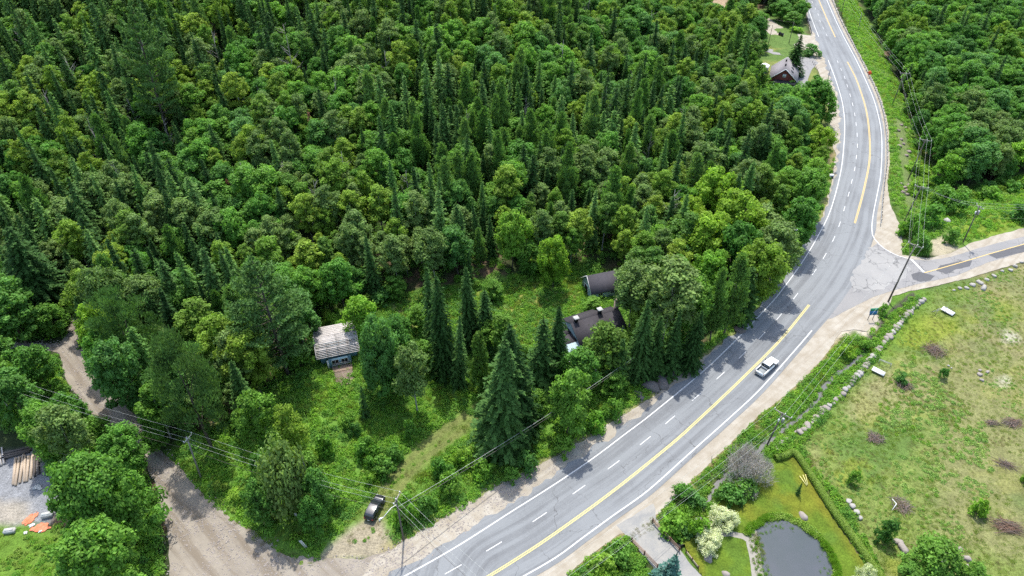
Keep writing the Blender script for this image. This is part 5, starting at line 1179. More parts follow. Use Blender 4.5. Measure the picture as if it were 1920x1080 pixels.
def build_cottage():
    c = at(636, 668, 0); e = empty('ruined_cottage', (c.x, c.y, 0), R(17), 'ruined cottage with bare roof boards and a blue plank front', 'cottage')
    L, W, wh = 7.8, 5.6, 2.5
    b = MB(); b.box((0, 1.2, .95), (L - .5, W - .8, 3.1)); b.build('wall', M['bluewall2'], e)
    # boarded vault: close boards high up, gaps lower down
    r = MB(); n = 15; rng = random.Random(4)
    for k in range(n):
        t0 = k / n; a0 = t0 * 1.05; y = 1.6 - math.sin(a0) * 4.6 / math.sin(1.05); z = wh + 2.5 * math.cos(a0 * 1.35) ** .9
        y2 = 1.6 - math.sin((k + 1) / n * 1.05) * 4.6 / math.sin(1.05); z2 = wh + 2.5 * math.cos((k + 1) / n * 1.05 * 1.35) ** .9
        gap = .97 if k < 6 else (.97 if k in (9, ) else .5)
        sg = 4 if k >= 6 else 2
        xs = [-L / 2 - .3 + (L + .6) * i / sg for i in range(sg + 1)]
        for i in range(sg):
            cx = (xs[i] + xs[i + 1]) / 2; an = math.atan2(z - z2, y - y2); Ln = math.hypot(y - y2, z - z2) * gap
            r.box((cx, (y + y2) / 2, (z + z2) / 2 + rng.uniform(-.02, .02)), (xs[i + 1] - xs[i] - .03, Ln, .05), Matrix.Rotation(an, 3, 'X'), 0)
    for k in range(6):
        y = 1.6 + .75 * k; r.box((0, y, wh + 2.45 - .22 * k), (L + .6, .7, .05), Matrix.Rotation(-.3, 3, 'X'))
    ro = r.build('roof', M['plank'], e)
    f = MB()
    for k in range(10):
        x = -L / 2 + .1 + (L - .2) * k / 9; pts = []
        for j in range(9):
            a0 = j / 8 * 1.05; pts.append((x, 1.6 - math.sin(a0) * 4.6 / math.sin(1.05), wh + 2.5 * math.cos(a0 * 1.35) ** .9 - .1))
        f.tube(pts, .05, 4)
    f.build('rafters', M['deck'], ro)
    for x in (-L / 2 - .33, L / 2 + .33):
        pts = [(x, 1.6 - math.sin(j / 8 * 1.05) * 4.6 / math.sin(1.05), wh + .04 + 2.5 * math.cos(j / 8 * 1.05 * 1.35) ** .9) for j in range(9)]; MB().tube(pts, .08, 4).build('bargeboard', M['plank'], e)
    g = MB(); g.box((.1, -2.9, 1.1), (4.4, .12, 2.6)); g.build('porch_front', M['bluewall2'], e)
    for x in (-.85, 1.0): window(e, (x, -2.96, 1.35), 1.35, 1.3, (0, -1, 0), 'white', 'black')
    MB().box((-2.3, -2.98, 1.1), (.35, .08, 2.2)).build('corner_board', M['white'], e)
    d = MB()
    for k in range(7): d.box((.25, -3.2 - k * .24, .42), (3.9, .22, .06))
    d.build('deck', M['deck'], e); d = MB()
    for k in range(13): d.box((.35, -4.95 - k * .28, .36 - k * .02), (3.5, .17, .06))
    for x in (-1.2, .3, 1.9): d.bar((x, -4.8, .27), (x, -8.5, .02), .1, .12)
    d.build('ramp', mat('worn ramp boards', (.3, .2, .16), .9, noise=(3, .6, (.42, .34, .28))), e)
    h = MB()
    for x in (-1.5, -.2, 1.0, 2.1): h.bar((x, -3.3, .4), (x, -3.3, 1.3), .07)
    h.bar((-1.5, -3.3, 1.3), (2.1, -3.3, 1.3), .08); h.bar((-1.5, -3.3, .85), (2.1, -3.3, .85), .05); h.build('railing', M['plank'], e)
    OCC.append((c.x, c.y, 6)); OCC.append((c.x + 1, c.y - 7, 3))
build_cottage()
def build_red_house():
    c = at(1467, 152, 0); e = empty('red_house', (c.x, c.y, 0), R(70), 'red brick house with a grey steep roof beside the dark spruce', 'house')
    L, W, wh, rh = 11, 8.6, 2.9, 3.6
    v, f = prism_walls(L, W, wh, rh); MB().add(v, f).build('wall', M['redwall'], e); r = MB(); roof_slabs(r, L, W, wh, rh, .6, .18); ro = r.build('roof', M['shinglegrey'], e)
    sl = rh / (W / 2); t = MB()
    for x in (-L / 2 - .63, L / 2 + .63):
        for s in (-1, 1): t.bar((x, 0, wh + rh + .13), (x, s * (W / 2 + .6), wh - .6 * sl + .13), .1, .22)
    t.build('bargeboard', M['white'], e)
    for x in (-2.2, 2.2): MB().box((x, .3, wh + rh + .25), (.5, .5, .7)).build('roof_vent', M['black'], ro)
    for x in (-2.5, 0.8, 3.4):
        s = MB().box((x, -2.4, wh + rh - 2.4 * sl + .26), (1.3, 1.2, .1), Matrix.Rotation(math.atan(sl), 3, 'X')); s.build('skylight', M['glass'], ro)
    p = MB().box((-L / 2 - 1.2, -.6, 2.25), (2.2, 7.4, .14), Matrix.Rotation(R(-10), 3, 'Y')); p.build('porch_roof', M['shingle'], e)
    p = MB()
    for y in (-4, -1.5, 1, 2.9): p.box((-L / 2 - 2.1, y, 1), (.14, .14, 2.0))
    p.build('porch_post', M['white'], e); window(e, (-L / 2, 0, 4.1), 1.1, 1.0, (-1, 0, 0), 'white', 'white')
    for y in (-2.4, 2.2): window(e, (-L / 2, y, 1.5), 1.2, 1.1, (-1, 0, 0))
    MB().box((-L / 2 - .03, .2, 1.05), (.08, 1, 2.1)).build('door', M['black'], e)
    OCC.append((c.x, c.y, 9))
    q = at(1431, 134, 0); g = empty('garden_shed', (q.x, q.y, 0), R(65), 'small white-roofed shed behind the red house', 'shed'); v, f = prism_walls(3.4, 3.0, 2, .5)
    MB().add(v, f).build('wall', M['white'], g); r = MB(); roof_slabs(r, 3.4, 3.0, 2, .5, .2, .1); r.build('roof', M['white'], g)
build_red_house()

# ================================================================== POLES AND CABLES
CABLEN = 0
def pole(base, top, label, dirv=None, arm=2.4, m='pole', zarm=.35, extra=None, rad=.16, group=None, name='utility_pole'):
    p = on(*base) if base[1] > 0 else on(*base); h = rise(base, top[1], p.z); tp = Vector((p.x, p.y, p.z + h))
    # lean read from the sideways offset of the tip
    k = (CAMH - tp.z); dy = (top[1] - 540) / F; depth = k / (SP + dy * CP); tx = (top[0] - 960) / F * depth; lx = max(-.8, min(.8, tx - p.x))
    e = empty(name, p, 0, label, 'utility pole', group)
    MB().tube([(0, 0, -.6), (lx * .5, 0, h * .5), (lx, 0, h)], [rad, rad * .85, rad * .65], 8).build('post', M[m], e, smooth_=True)
    ins = []
    if dirv is not None:
        d = Vector(dirv).normalized(); u = Vector((d.y, -d.x, 0)); c = Vector((lx, 0, h - zarm))
        MB().bar(c - u * arm / 2 + d * .14, c + u * arm / 2 + d * .14, .12, .14).build('crossarm', M['metal' if m != 'pole' else 'polepale'], e)
        for s in (-.48, .12, .48):
            q = c + u * arm * s + d * .14; b = MB(); b.tube([q + Vector((0, 0, .05)), q + Vector((0, 0, .22)), q + Vector((0, 0, .26)), q + Vector((0, 0, .4))], [.04, .05, .1, .08], 6); b.build('insulator', M['white'], e); ins.append(p + q + Vector((0, 0, .4)))
        b = MB()
        for s in (-1, 1): b.bar(c + u * s * arm * .3 + d * .1, Vector((lx, 0, h - zarm - .7)) + d * .1, .04)
        b.build('brace', M['metal'], e)
        low = p + Vector((lx * .75, 0, h * .72)) + u * .2
    else: low = p + Vector((lx, 0, h - .4))
    if extra == 'transformer':
        MB().tube([(lx + .42, -.1, h - 2.4), (lx + .42, -.1, h - 1.4), (lx + .42, -.1, h - 1.3)], [.26, .26, .12], 10).build('transformer', M['metal'], e, smooth_=True)
        MB().tube([(lx - .3, -.1, h - 2.2), (lx - .3, -.1, h - 1.5)], [.14, .14], 8).build('cutout_box', M['white'], e)
    if extra == 'lamp':
        a = Vector((lx * .8, 0, h * .84)); b = a + Vector((-1.7, -2.4, .3)); MB().tube([a, a.lerp(b, .4) + Vector((0, 0, .45)), b], .05, 5).build('lamp_arm', M['white'], e)
        MB().tube([b, b + Vector((-.35, -.2, .02)), b + Vector((-.6, -.35, -.04))], [.08, .17, .1], 6).build('lamp_head', M['white'], e)
    return dict(ins=ins, low=low, obj=e)
def cable(a, b, sag, label, group, r=.013, m='wire'):
    n = 14; pts = []
    for i in range(n + 1):
        t = i / n; p = Vector(a).lerp(Vector(b), t); p.z -= 4 * sag * t * (1 - t); pts.append(p)
    o0 = pts[0].copy(); tag(MB().tube([p - o0 for p in pts], r, 4, cap=False).build('power_cable', M[m], None, o0), label, 'power cable', group)
def span(A, B, sag, place, low=True, only=None):
    for i, (a, b) in enumerate(zip(A['ins'], B['ins'])):
        cable(a, b, sag, ['outer', 'middle', 'inner'][i] + ' top cable ' + place, 'cables ' + place)
    if low: cable(A['low'], B['low'], sag * 1.2, 'low cable ' + place, 'cables ' + place, .022, 'pole')
def fake(p, d, arm=2.4, h=11):
    d = Vector(d).normalized(); u = Vector((d.y, -d.x, 0)); return dict(ins=[Vector((p[0], p[1], h)) + u * arm * s for s in (-.48, .12, .48)], low=Vector((p[0], p[1], h * .72)))
dA = at(757, 1012) - at(377, 895)
pB = pole((377, 897), (355, 819), 'slim wooden pole with a pale crossarm between dirt road and tall pines', dA, 2.0, 'polepale')
pA = pole((757, 1013), (742, 932), 'pole carrying a street lamp next to the parked black car', dA, 2.2, 'pole', extra='lamp')
off1 = fake(at(-140, 720), dA, h=11); off2 = fake(at(1010, 1240), dA, h=10)
span(off1, pB, 1.2, 'over the dirt road to the slim pole'); span(pB, pA, 1.0, 'from the slim pole to the street lamp pole'); span(pA, off2, 1.2, 'from the street lamp pole across the highway')
dL = at(1463, 515) - at(757, 1012)
pL = pole((1463, 516), (1487, 427), 'leaning grey pole half hidden in leaves inside the curve', dL, 2.0, 'polepale')
cable(pA['low'], pL['low'], 3.2, 'long low cable hanging along the highway verge above the bushes', 'long cables along the verge', .035, 'pole'); cable(pA['low'] + Vector((.1, .3, .6)), pL['low'] + Vector((0, 0, .5)), 3.2, 'second long cable hanging along the highway verge, slightly higher', 'long cables along the verge', .025)
pole((1115, 724), (1118, 676), 'bare grey pole stub in front of the olive tree', None, m='polepale', rad=.15); pole((1057, 812), (1059, 768), 'bare pole stub under the leafy alder on the verge', None, m='polepale', rad=.13)
dC = at(1665, 565) - at(1436, 836)
pC = pole((1436, 838), (1468, 774), 'pole with a transformer standing over the brook and bare bush', dC, 3.2, 'pole', extra='transformer')
pD = pole((1665, 566), (1717, 458), 'tall dark leaning pole at the junction of the side road', dC, 3.0, 'pole', rad=.2)
dG = at(1735, 262, 10) - at(1717, 458, 10)
pG2 = pole((1689, 427), (1731, 349), 'dark pole on the rocky bank nearest the junction', dG, 3.0, 'pole')
pG1 = pole((1702, 338), (1736, 261), 'dark pole on the rocky bank beyond the first bank pole', dG, 3.0, 'pole')
pF = pole((1672, 199), (1697, 136), 'leaning dark pole at the edge of the woods opposite the red house', at(1697, 136, 10) - at(1736, 261, 10), 3.0, 'pole')
pH = pole((1577, 30), (1583, -12), 'dark pole furthest up the road beyond the guardrail', at(1583, 0, 10) - at(1697, 136, 10), 2.6, 'pole')
pE = pole((1805, 456), (1837, 386), 'straight dark pole with white insulators beside the side road', at(2100, 400) - at(1700, 440), 2.4, 'pole', extra='transformer')
off3 = fake(at(1010, 1190), dC, 3.2, 12); off4 = fake((pE['low'].x + 45, pE['low'].y + 4), (1, .1, 0), h=10)
span(off3, pC, .8, 'following the brook below the transformer pole'); span(pC, pD, 1.0, 'between the transformer pole and the junction pole', low=False); span(pD, pG2, .6, 'from the junction pole to the rocky bank'); span(pG2, pG1, .6, 'between the two bank poles')
span(pG1, pF, 1.0, 'from the bank poles to the pole at the woods'); span(pF, pH, 1.0, 'from the pole at the woods up the road'); span(pG2, pE, .8, 'from the bank over to the side road pole', low=False); span(pE, off4, 1.0, 'along the side road out of the frame')
pK = pole((1547, 171), (1557, 130), 'thin dark pole on the shoulder below the red house lawn', None, rad=.14); pole((1528, 157), (1534, 135), 'short thin pole on the lawn beside the shoulder', None, rad=.1)
pM = pole((1479, 82), (1489, 40), 'dark pole at the driveway junction behind the spruce', None, rad=.14); pole((1440, 85), (1449, 47), 'dark pole on the lawn edge of the upper driveway', None, rad=.13)
cable(pM['low'], at(1400, 20, 8), .8, 'thin cable from the driveway pole into the woods', 'cables near the red house', .03, 'pole'); cable(pM['low'], pK['low'], .8, 'thin cable from the driveway pole down to the shoulder pole', 'cables near the red house', .02, 'pole')
cable(pK['low'], pL['low'], 3.5, 'thin cable skirting the inside of the curve', 'cables near the red house', .02, 'pole')
pole((1609, 58), (1608, 24), 'pale bare trunk-like pole at the edge of the woods beyond the guardrail', None, m='polepale', rad=.14)

# ================================================================== ROAD FURNITURE
def guardrail(line, label, step=2.0):
    p0 = line[0].copy(); e = empty('guardrail', p0, 0, label, 'guardrail')
    L = [Vector((p.x, p.y, 0)) - p0 for p in line]; mb = MB(); n = len(L); prof = [(.0, .50), (.05, .56), (.0, .63), (.05, .70), (.0, .78), (-.03, .78), (.02, .70), (-.03, .63), (.02, .56), (-.03, .50)]
    vs = []
    for i in range(n):
        t = (L[min(i + 1, n - 1)] - L[max(i - 1, 0)]).normalized(); u = Vector((-t.y, t.x, 0))
        for a, z in prof: vs.append(L[i] + u * a * 1.6 + Vector((0, 0, z)))
    k = len(prof); mb.add(vs, [(i * k + j, i * k + (j + 1) % k, (i + 1) * k + (j + 1) % k, (i + 1) * k + j) for i in range(n - 1) for j in range(k)]); mb.build('rail', M['metal'], e)
    pm = MB().box((0, 0, .3), (.2, .2, 1.1)).mesh('post', M['darklumber']); acc = 0; cnt = 0
    for i in range(n - 1):
        d = (L[i + 1] - L[i]).length; acc += d
        if acc >= step and cnt < 98:
            acc -= step; t = (L[i + 1] - L[i]).normalized(); q = L[i] + Vector((t.y, -t.x, 0)) * .18; o = link('post', pm, e, q, math.atan2(t.y, t.x)); cnt += 1
gl = sum((a - b).length for a, b in zip(GUARD, GUARD[1:]))
guardrail(smooth(GUARD, step=.7), 'long steel guardrail on dark posts along the outside of the curve', max(1.95, gl / 95))
guardrail(smooth(ats([(1522, 66), (1520, 56), (1514, 38), (1507, 16), (1500, -6), (1494, -30)]), step=.7)[::-1], 'short guardrail before the driveway of the red house', 2)

def sign_orange():
    p = on(1628, 146); e = empty('road_sign', p, R(-50), 'orange diamond roadwork sign standing behind the guardrail', 'sign')
    MB().bar((-.4, .3, 0), (0, 0, 1.3), .05).bar((.4, .3, 0), (0, 0, 1.3), .05).bar((0, -.5, 0), (0, 0, 1.3), .05).build('stand', M['metal'], e)
    MB().box((0, -.06, 1.9), (1.25, .05, 1.25), Matrix.Rotation(R(45), 3, 'Y')).build('panel', M['orange'], e)
sign_orange()
def board():
    p = at(1631, 600); e = empty('notice_board', (p.x, p.y, 0), R(6), 'blue and green notice board on the gravel near the culvert', 'sign')
    for s in (-.55, .55): MB().bar((s, 0, -.2), (s, 0, 2.6), .1).build('post', M['pole'], e)
    Mx = Matrix.Rotation(R(-18), 3, 'X'); MB().box((0, -.1, 2.2), (1.7, .08, 1.1), Mx).build('panel', M['tarpblue'], e); MB().box((0, -.0, 2.98), (1.7, .09, .62), Mx).build('header_panel', M['tarpgreen'], e)
board()
def rail_fence(pts, label, nrail=3, h=1.15, m='fence', sp=2.4, pr=.11):
    W = [at(*p) for p in pts]; p0 = W[0]; e = empty('rail_fence', p0, 0, label, 'fence'); d = W[-1] - W[0]; n = max(2, round(d.length / sp))
    pm = MB().tube([(0, 0, -.2), (0, 0, h), (0, 0, h + .12)], [pr, pr, .03], 7).mesh('post', mat('red-brown post', (.16, .07, .05), .85) if 'fencepost' not in M else M['fencepost'])
    for i in range(n + 1): link('post', pm, e, d * i / n)
    for k in range(nrail):
        z = h * (.3 + .3 * k); b = MB()
        b.tube([Vector((0, 0, z)), d * .5 + Vector((0, 0, z)), d + Vector((0, 0, z))], .06, 5); b.build('rail', M[m], e)
rail_fence([(1223, 980), (1273, 1034)], 'brown rail fence on the brook side of the driveway entrance'); rail_fence([(1184, 1016), (1232, 1066)], 'brown rail fence on the far side of the driveway by the blue spruce')
rail_fence([(1286, 1036), (1309, 1066)], 'low pale rail fence along the lawn and driveway', 2, .8, 'lumber', 2.2, .09)
def simple(name, mb, mats, p, label, cat, group=None, rz=0, sm=False): return tag(mb.build(name, mats, None, p, rz, smooth_=sm), label, cat, group)
p = at(1334, 864); simple('marker_rod', MB().tube([(0, 0, 0), (-.15, .05, 1.4)], .04, 5), M['pole'], p, 'thin dark marker rod on the gravel shoulder', 'marker')
p = at(1558, 333); b = MB().box((0, 0, .5), (1.1, .8, 1.0)); b.box((.1, -.41, .45), (.6, .05, .5), None, 1); simple('utility_cabinet', b, [M['white'], M['black']], p, 'small white cabinet on the inner shoulder of the curve', 'cabinet')
for a, b_, ds in ((1461.5, 66, 'first black wheeled bin at the upper driveway'), (1466, 68, 'black wheeled bin closer to the highway at the upper driveway')):
    p = at(a, b_); e = empty('wheeled_bin', (p.x, p.y, 0), .4, ds, 'bin'); MB().box((0, 0, .55), (.7, .8, 1.1), taper=1.12).build('bin_body', M['blackpaint'], e); MB().box((0, 0, 1.15), (.85, .95, .1)).build('lid', M['black'], e)
for i in range(5):
    p = at(1523 + i * 2.4, 118 + i * 3.6); simple('gate_post', MB().tube([(0, 0, 0), (0, 0, .9)], .09, 6), M['pole'], p, 'short dark post in the row beside the red house drive', 'post', 'short posts beside the red house drive')

# ================================================================== VEHICLES
def loft(mb, st, m=0):
    """st: (x, zlow, ztop, halfwidth, topwidth)"""
    vs = []
    for x, zl, zt, hw, tw in st:
        h = zt - zl; r = [(hw * .90, zl), (hw, zl + h * .28), (hw, zl + h * .72), (tw * .97, zt - h * .06), (tw * .86, zt)]
        vs += [(x, y, z) for y, z in r] + [(x, -y, z) for y, z in r[::-1]]
    k = 10; n = len(st); f = [(i * k + j, (i + 1) * k + j, (i + 1) * k + (j + 1) % k, i * k + (j + 1) % k) for i in range(n - 1) for j in range(k)]
    f += [tuple(range(k)), tuple((n - 1) * k + j for j in range(k - 1, -1, -1))]; return mb.add(vs, f, m)
def wheels(e, xs, y, r):
    for x in xs:
        for s in (-1, 1):
            w = MB().tube([(0, -.12, 0), (0, -.1, 0), (0, .1, 0), (0, .12, 0)], [r * .86, r, r, r * .86], 18); o = w.build('wheel', M['tyre'], e, (x, s * y, r)); MB().tube([(0, s * .115, 0), (0, s * .135, 0)], [r * .6, r * .5], 12).build('rim', M['rim'], o)
def heading(a, b): d = at(*b) - at(*a); return math.atan2(d.y, d.x)
def suv():
    p = at(704, 956); e = empty('parked_car', (p.x, p.y, .02), heading((692, 972), (716, 926)), 'black estate car parked on the grass at the end of the vehicle track', 'car')
    b = MB(); loft(b, [(-2.42, .5, .95, .74, .70), (-2.34, .36, 1.06, .88, .82), (-2.1, .28, 1.1, .93, .88), (-1, .26, 1.12, .95, .9), (.7, .26, 1.1, .95, .9), (1.15, .27, 1.07, .95, .88), (1.9, .3, .98, .92, .84), (2.25, .36, .88, .84, .74), (2.42, .46, .72, .68, .6)])
    b.build('body', M['blackpaint'], e, smooth_=True)
    g = MB(); loft(g, [(-2.28, 1.0, 1.16, .84, .8), (-2.12, 1.0, 1.5, .84, .74), (-1.85, 1.0, 1.66, .85, .72), (-1, 1.0, 1.71, .86, .72), (0, 1.0, 1.70, .86, .72), (.3, 1.0, 1.63, .86, .72), (.75, 1.0, 1.36, .86, .76), (1.18, 1.0, 1.1, .84, .78)]); g.build('cabin', M['glass'], e, smooth_=True)
    r = MB(); loft(r, [(-2.15, 1.5, 1.56, .66, .6), (-1.85, 1.62, 1.7, .69, .66), (-.2, 1.66, 1.745, .7, .66), (.22, 1.6, 1.69, .68, .62)]); r.build('roof_panel', M['glosspaint'], e)
    r = MB(); loft(r, [(1.12, 1.02, 1.1, .72, .7), (1.7, 1.0, 1.06, .74, .72), (2.12, .92, .97, .68, .64)]); r.build('bonnet', M['glosspaint'], e)
    for s in (-1, 1):
        q = MB(); q.tube([(-1.9, s * .64, 1.7), (-1.6, s * .65, 1.78), (-.3, s * .65, 1.79), (.05, s * .64, 1.7)], .025, 4); q.build('roof_rail', M['metal'], e)
        q = MB().box((.85, s * 1.02, 1.12), (.16, .2, .13)); q.build('wing_mirror', M['blackpaint'], e); MB().box((2.2, s * .62, .78), (.28, .3, .12)).build('headlight', M['lampclear'], e); MB().box((-2.36, s * .7, .9), (.12, .24, .2)).build('tail_light', M['lampred'], e)
        q = MB()
        for x0, x1 in ((-1.95, -1.2), (-1.1, -.3), (-.2, .5)): q.bar((x1 + .05, s * .865, 1.08), (x1 + .05, s * .735, 1.64), .05)
        q.build('pillar', M['blackpaint'], e)
    MB().box((-2.46, 0, .62), (.03, .42, .12)).build('number_plate', M['white'], e); wheels(e, (-1.45, 1.45), .84, .35)
suv()
def pickup():
    p = at(1437, 692); e = empty('pickup_truck', (p.x, p.y, .06), heading((1423, 703), (1453, 676)), 'white crew cab pickup driving along the highway', 'pickup truck'); b = MB()
    loft(b, [(-.95, .45, 1.14, .98, .95), (1.3, .42, 1.14, .98, .94), (1.9, .42, 1.12, .97, .9), (2.6, .46, 1.06, .95, .84), (2.85, .5, .94, .88, .78), (2.93, .55, .85, .8, .7)]); b.build('body', M['whitepaint'], e, smooth_=True)
    g = MB(); loft(g, [(-1.0, 1.1, 1.2, .88, .84), (-.9, 1.1, 1.78, .88, .74), (-.6, 1.1, 1.86, .89, .74), (.4, 1.1, 1.86, .89, .74), (.75, 1.1, 1.78, .89, .74), (1.4, 1.1, 1.16, .86, .8)]); g.build('cabin', M['glass'], e, smooth_=True)
    r = MB(); loft(r, [(-.82, 1.76, 1.82, .68, .62), (-.6, 1.8, 1.89, .72, .68), (.4, 1.8, 1.89, .72, .68), (.7, 1.74, 1.83, .7, .64)]); r.build('roof_panel', M['whitepaint'], e, smooth_=True)
    for s in (-1, 1):
        q = MB(); q.box((-1.94, s * .94, .82), (1.94, .1, .72)); q.box((-1.94, s * .93, 1.2), (1.94, .14, .05)); q.build('bed_side', M['whitepaint'], e)
        q = MB()
        for x, x2 in ((-.85, -.8), (.15, .15), (1.28, .72)): q.bar((x, s * .895, 1.12), (x2, s * .75, 1.8), .07)
        q.build('pillar', M['whitepaint'], e); MB().box((1.05, s * 1.08, 1.2), (.18, .24, .2)).build('wing_mirror', M['black'], e)
        MB().box((2.78, s * .72, .84), (.2, .3, .16)).build('headlight', M['lampclear'], e); MB().box((-2.93, s * .9, .95), (.06, .14, .3)).build('tail_light', M['lampred'], e)
    q = MB().box((-1.95, 0, .62), (1.9, 1.76, .08))
    for k in range(9): q.box((-1.95, -.72 + k * .18, .67), (1.86, .07, .04))
    q.build('bed_floor', M['bed'], e); MB().box((-2.93, 0, .83), (.08, 1.7, .66)).build('tailgate', M['whitepaint'], e); MB().box((-3.03, 0, .5), (.16, 1.86, .18)).build('rear_bumper', M['metal'], e); MB().box((-.99, 0, 1.3), (.05, 1.6, .32)).build('rear_window', M['glass'], e)
    wheels(e, (-1.95, 1.95), .86, .4)
pickup()

# ================================================================== STONES, HEDGE, HEAPS, YARD
RR = random.Random(12)
def stone(p, r, label, group=None, m='rock', sq=None, name='boulder'):
    z = hz(p[0], p[1]); mb = MB().rock((0, 0, r * .12), r, RR, sq or (1, RR.uniform(.7, .95), RR.uniform(.6, .8))); return simple(name, mb, M[m], (p[0], p[1], z), label, 'boulder', group, RR.uniform(0, 3), True)
ROW = smooth(ats([(1731, 563), (1716, 575), (1700, 592), (1685, 610), (1667, 633), (1650, 651), (1640, 665), (1625, 682), (1610, 702), (1595, 719), (1585, 733), (1560, 757), (1535, 778), (1515, 800), (1497, 814)]), step=.35)
acc = 9; prev = ROW[0]
for q in ROW:
    acc += (q - prev).length; prev = q
    if acc > .98:
        acc = 0; stone((q.x + RR.uniform(-.1, .1), q.y + RR.uniform(-.1, .1)), RR.uniform(.52, .8), 'rounded fieldstone set in the stone row beside the brook', 'fieldstones of the row beside the brook', 'rock' if RR.random() < .8 else 'rockpale')
        if RR.random() < .3: stone((q.x - .75, q.y + .3), RR.uniform(.3, .45), 'smaller fieldstone set against the stone row beside the brook', 'smaller fieldstones against the row')
for a, b, r in [(1799, 541, .5), (1812, 541, .5), (1823, 535, .6), (1837, 531, .75), (1844, 541, .85), (1850, 525, .5), (1863, 518, .55), (1879, 509, .45), (1894, 507, .5), (1903, 500, .6), (1915, 492, .4), (1788, 545, .35)]:
    q = at(a, b); stone((q.x, q.y), r, 'pale boulder in the loose line edging the side road', 'pale boulders edging the side road', 'rockpale')
for a, b, r, ds in [(1837, 695, .35, 'uppermost small stone of the little cluster in the field'), (1836, 703, .5, 'middle stone of the little cluster in the field'), (1840, 713, .42, 'lowest stone of the little cluster in the field'), (1851, 698, .4, 'dark stone beside the little cluster in the field'), (1778, 686, .25, 'small white stone in the field'), (1784, 690, .2, 'smallest white stone in the field'),
                    (1775, 416, .9, 'large white boulder on the green slope above the side road'), (1505, 969, .85, 'grey boulder on the lawn above the pond'), (1328, 1046, .85, 'boulder on the lawn below the cream bushes'), (1465, 830, .6, 'reddish boulder at the corner of the hedge'), (1458, 842, .5, 'smaller reddish boulder at the corner of the hedge'), (1474, 822, .45, 'boulder behind the hedge corner by the brook'),
                    (1591, 941, .5, 'first pale stone of the broken row beside the hedge'), (1598, 950, .55, 'second pale stone of the broken row beside the hedge'), (1606, 961, .55, 'third pale stone of the broken row beside the hedge'), (1612, 972, .4, 'last pale stone of the broken row beside the hedge'), (1360, 1078, .7, 'stone at the foot of the lawn')]:
    q = at(a, b); stone((q.x, q.y), r, ds, None, 'rockpale' if 'white' in ds or 'pale' in ds else 'rock')
for a, b, r in [(1684, 1017, .7), (1693, 1030, .8), (1732, 1023, .75), (1774, 1028, .6), (1778, 1040, .45), (1760, 1016, .4), (1762, 1050, .6), (1774, 1052, .6), (1812, 1048, .65), (1770, 1062, .5), (1745, 1012, .35), (1750, 1030, .5), (1800, 1030, .45), (1788, 1055, .6), (1812, 1062, .4)]:
    q = at(a, b); stone((q.x, q.y), r, 'grey boulder dumped in the weeds beside the fine-leaved bush', 'boulders dumped at the edge of the field', 'rockpale' if RR.random() < .5 else 'rock')
for a, b, r in [(1684, 245, .7), (1690, 262, .6), (1686, 275, .8), (1704, 285, .7), (1700, 292, .6), (1690, 345, .7), (1696, 352, .6), (1704, 348, .65), (1693, 362, .7), (1712, 295, .5), (1706, 415, .6), (1703, 426, .5), (1690, 235, .6), (1698, 240, .5), (1680, 256, .5), (1694, 270, .6), (1699, 357, .5), (1686, 352, .6), (1700, 365, .55), (1708, 356, .5), (1690, 370, .5), (1701, 421, .5), (1711, 420, .45)]:
    q = on(a, b); stone((q.x, q.y), r, 'brownish rubble rock on the steep bank under the bank poles', 'rubble rocks on the steep bank', 'rubble')
for a, b, r in [(1222, 726, 1.5), (1240, 716, 1.6), (1252, 704, 1.2), (1262, 698, 1.0), (1198, 742, .9), (1385, 620, 1.0), (1435, 540, 1.1), (1442, 530, .9)]:
    q = at(a, b); stone((q.x, q.y), r, 'dark ledge rock showing in the highway bank under the spruces', 'ledge rocks in the highway bank', 'rockdark', (1.3, .8, .55))
def hedge():
    W = smooth(ats([(1452, 862), (1470, 858), (1490, 853), (1525, 903), (1560, 958), (1605, 1020), (1650, 1085), (1690, 1140)]), step=.3); rng = np.random.default_rng(3); n = 26000
    P = np.array([(p.x, p.y) for p in W]); t = rng.uniform(0, len(P) - 1.01, n); i = t.astype(int); c = P[i] + (P[i + 1] - P[i]) * (t - i)[:, None]; d = unit(P[i + 1] - P[i]); u = np.stack([d[:, 1], -d[:, 0]], 1)
    a = rng.uniform(-.2, math.pi + .2, n); rr = (.72 + .28 * rng.uniform(size=n) ** .5) * (1 + .14 * (fnoise(c[:, 0], c[:, 1], 1.5, 3) - .5) * 2)
    y = np.cos(a) * .62 * rr; z = np.clip(np.sin(a), -.2, 1) * .6 * rr + .55; C = np.stack([c[:, 0] + u[:, 0] * y, c[:, 1] + u[:, 1] * y, z], 1); N = np.stack([u[:, 0] * np.cos(a), u[:, 1] * np.cos(a), np.sin(a) + .1], 1) + rng.normal(size=(n, 3)) * .45
    low = rng.uniform(size=n) < .25; C[low, 2] = rng.uniform(.0, .6, low.sum())
    o = C[0].copy(); V, Fq = cards(C - o, N, .09 * rng.uniform(.7, 1.4, n), .065, rng); tag(link('hedge', npmesh('hedge', V, Fq, M['hedge'], tint=np.repeat(np.clip(.5 + rng.normal(size=n) * .25, 0, 1), 4)), None, o), 'clipped green hedge between the lawn and the dry field', 'hedge')
hedge()
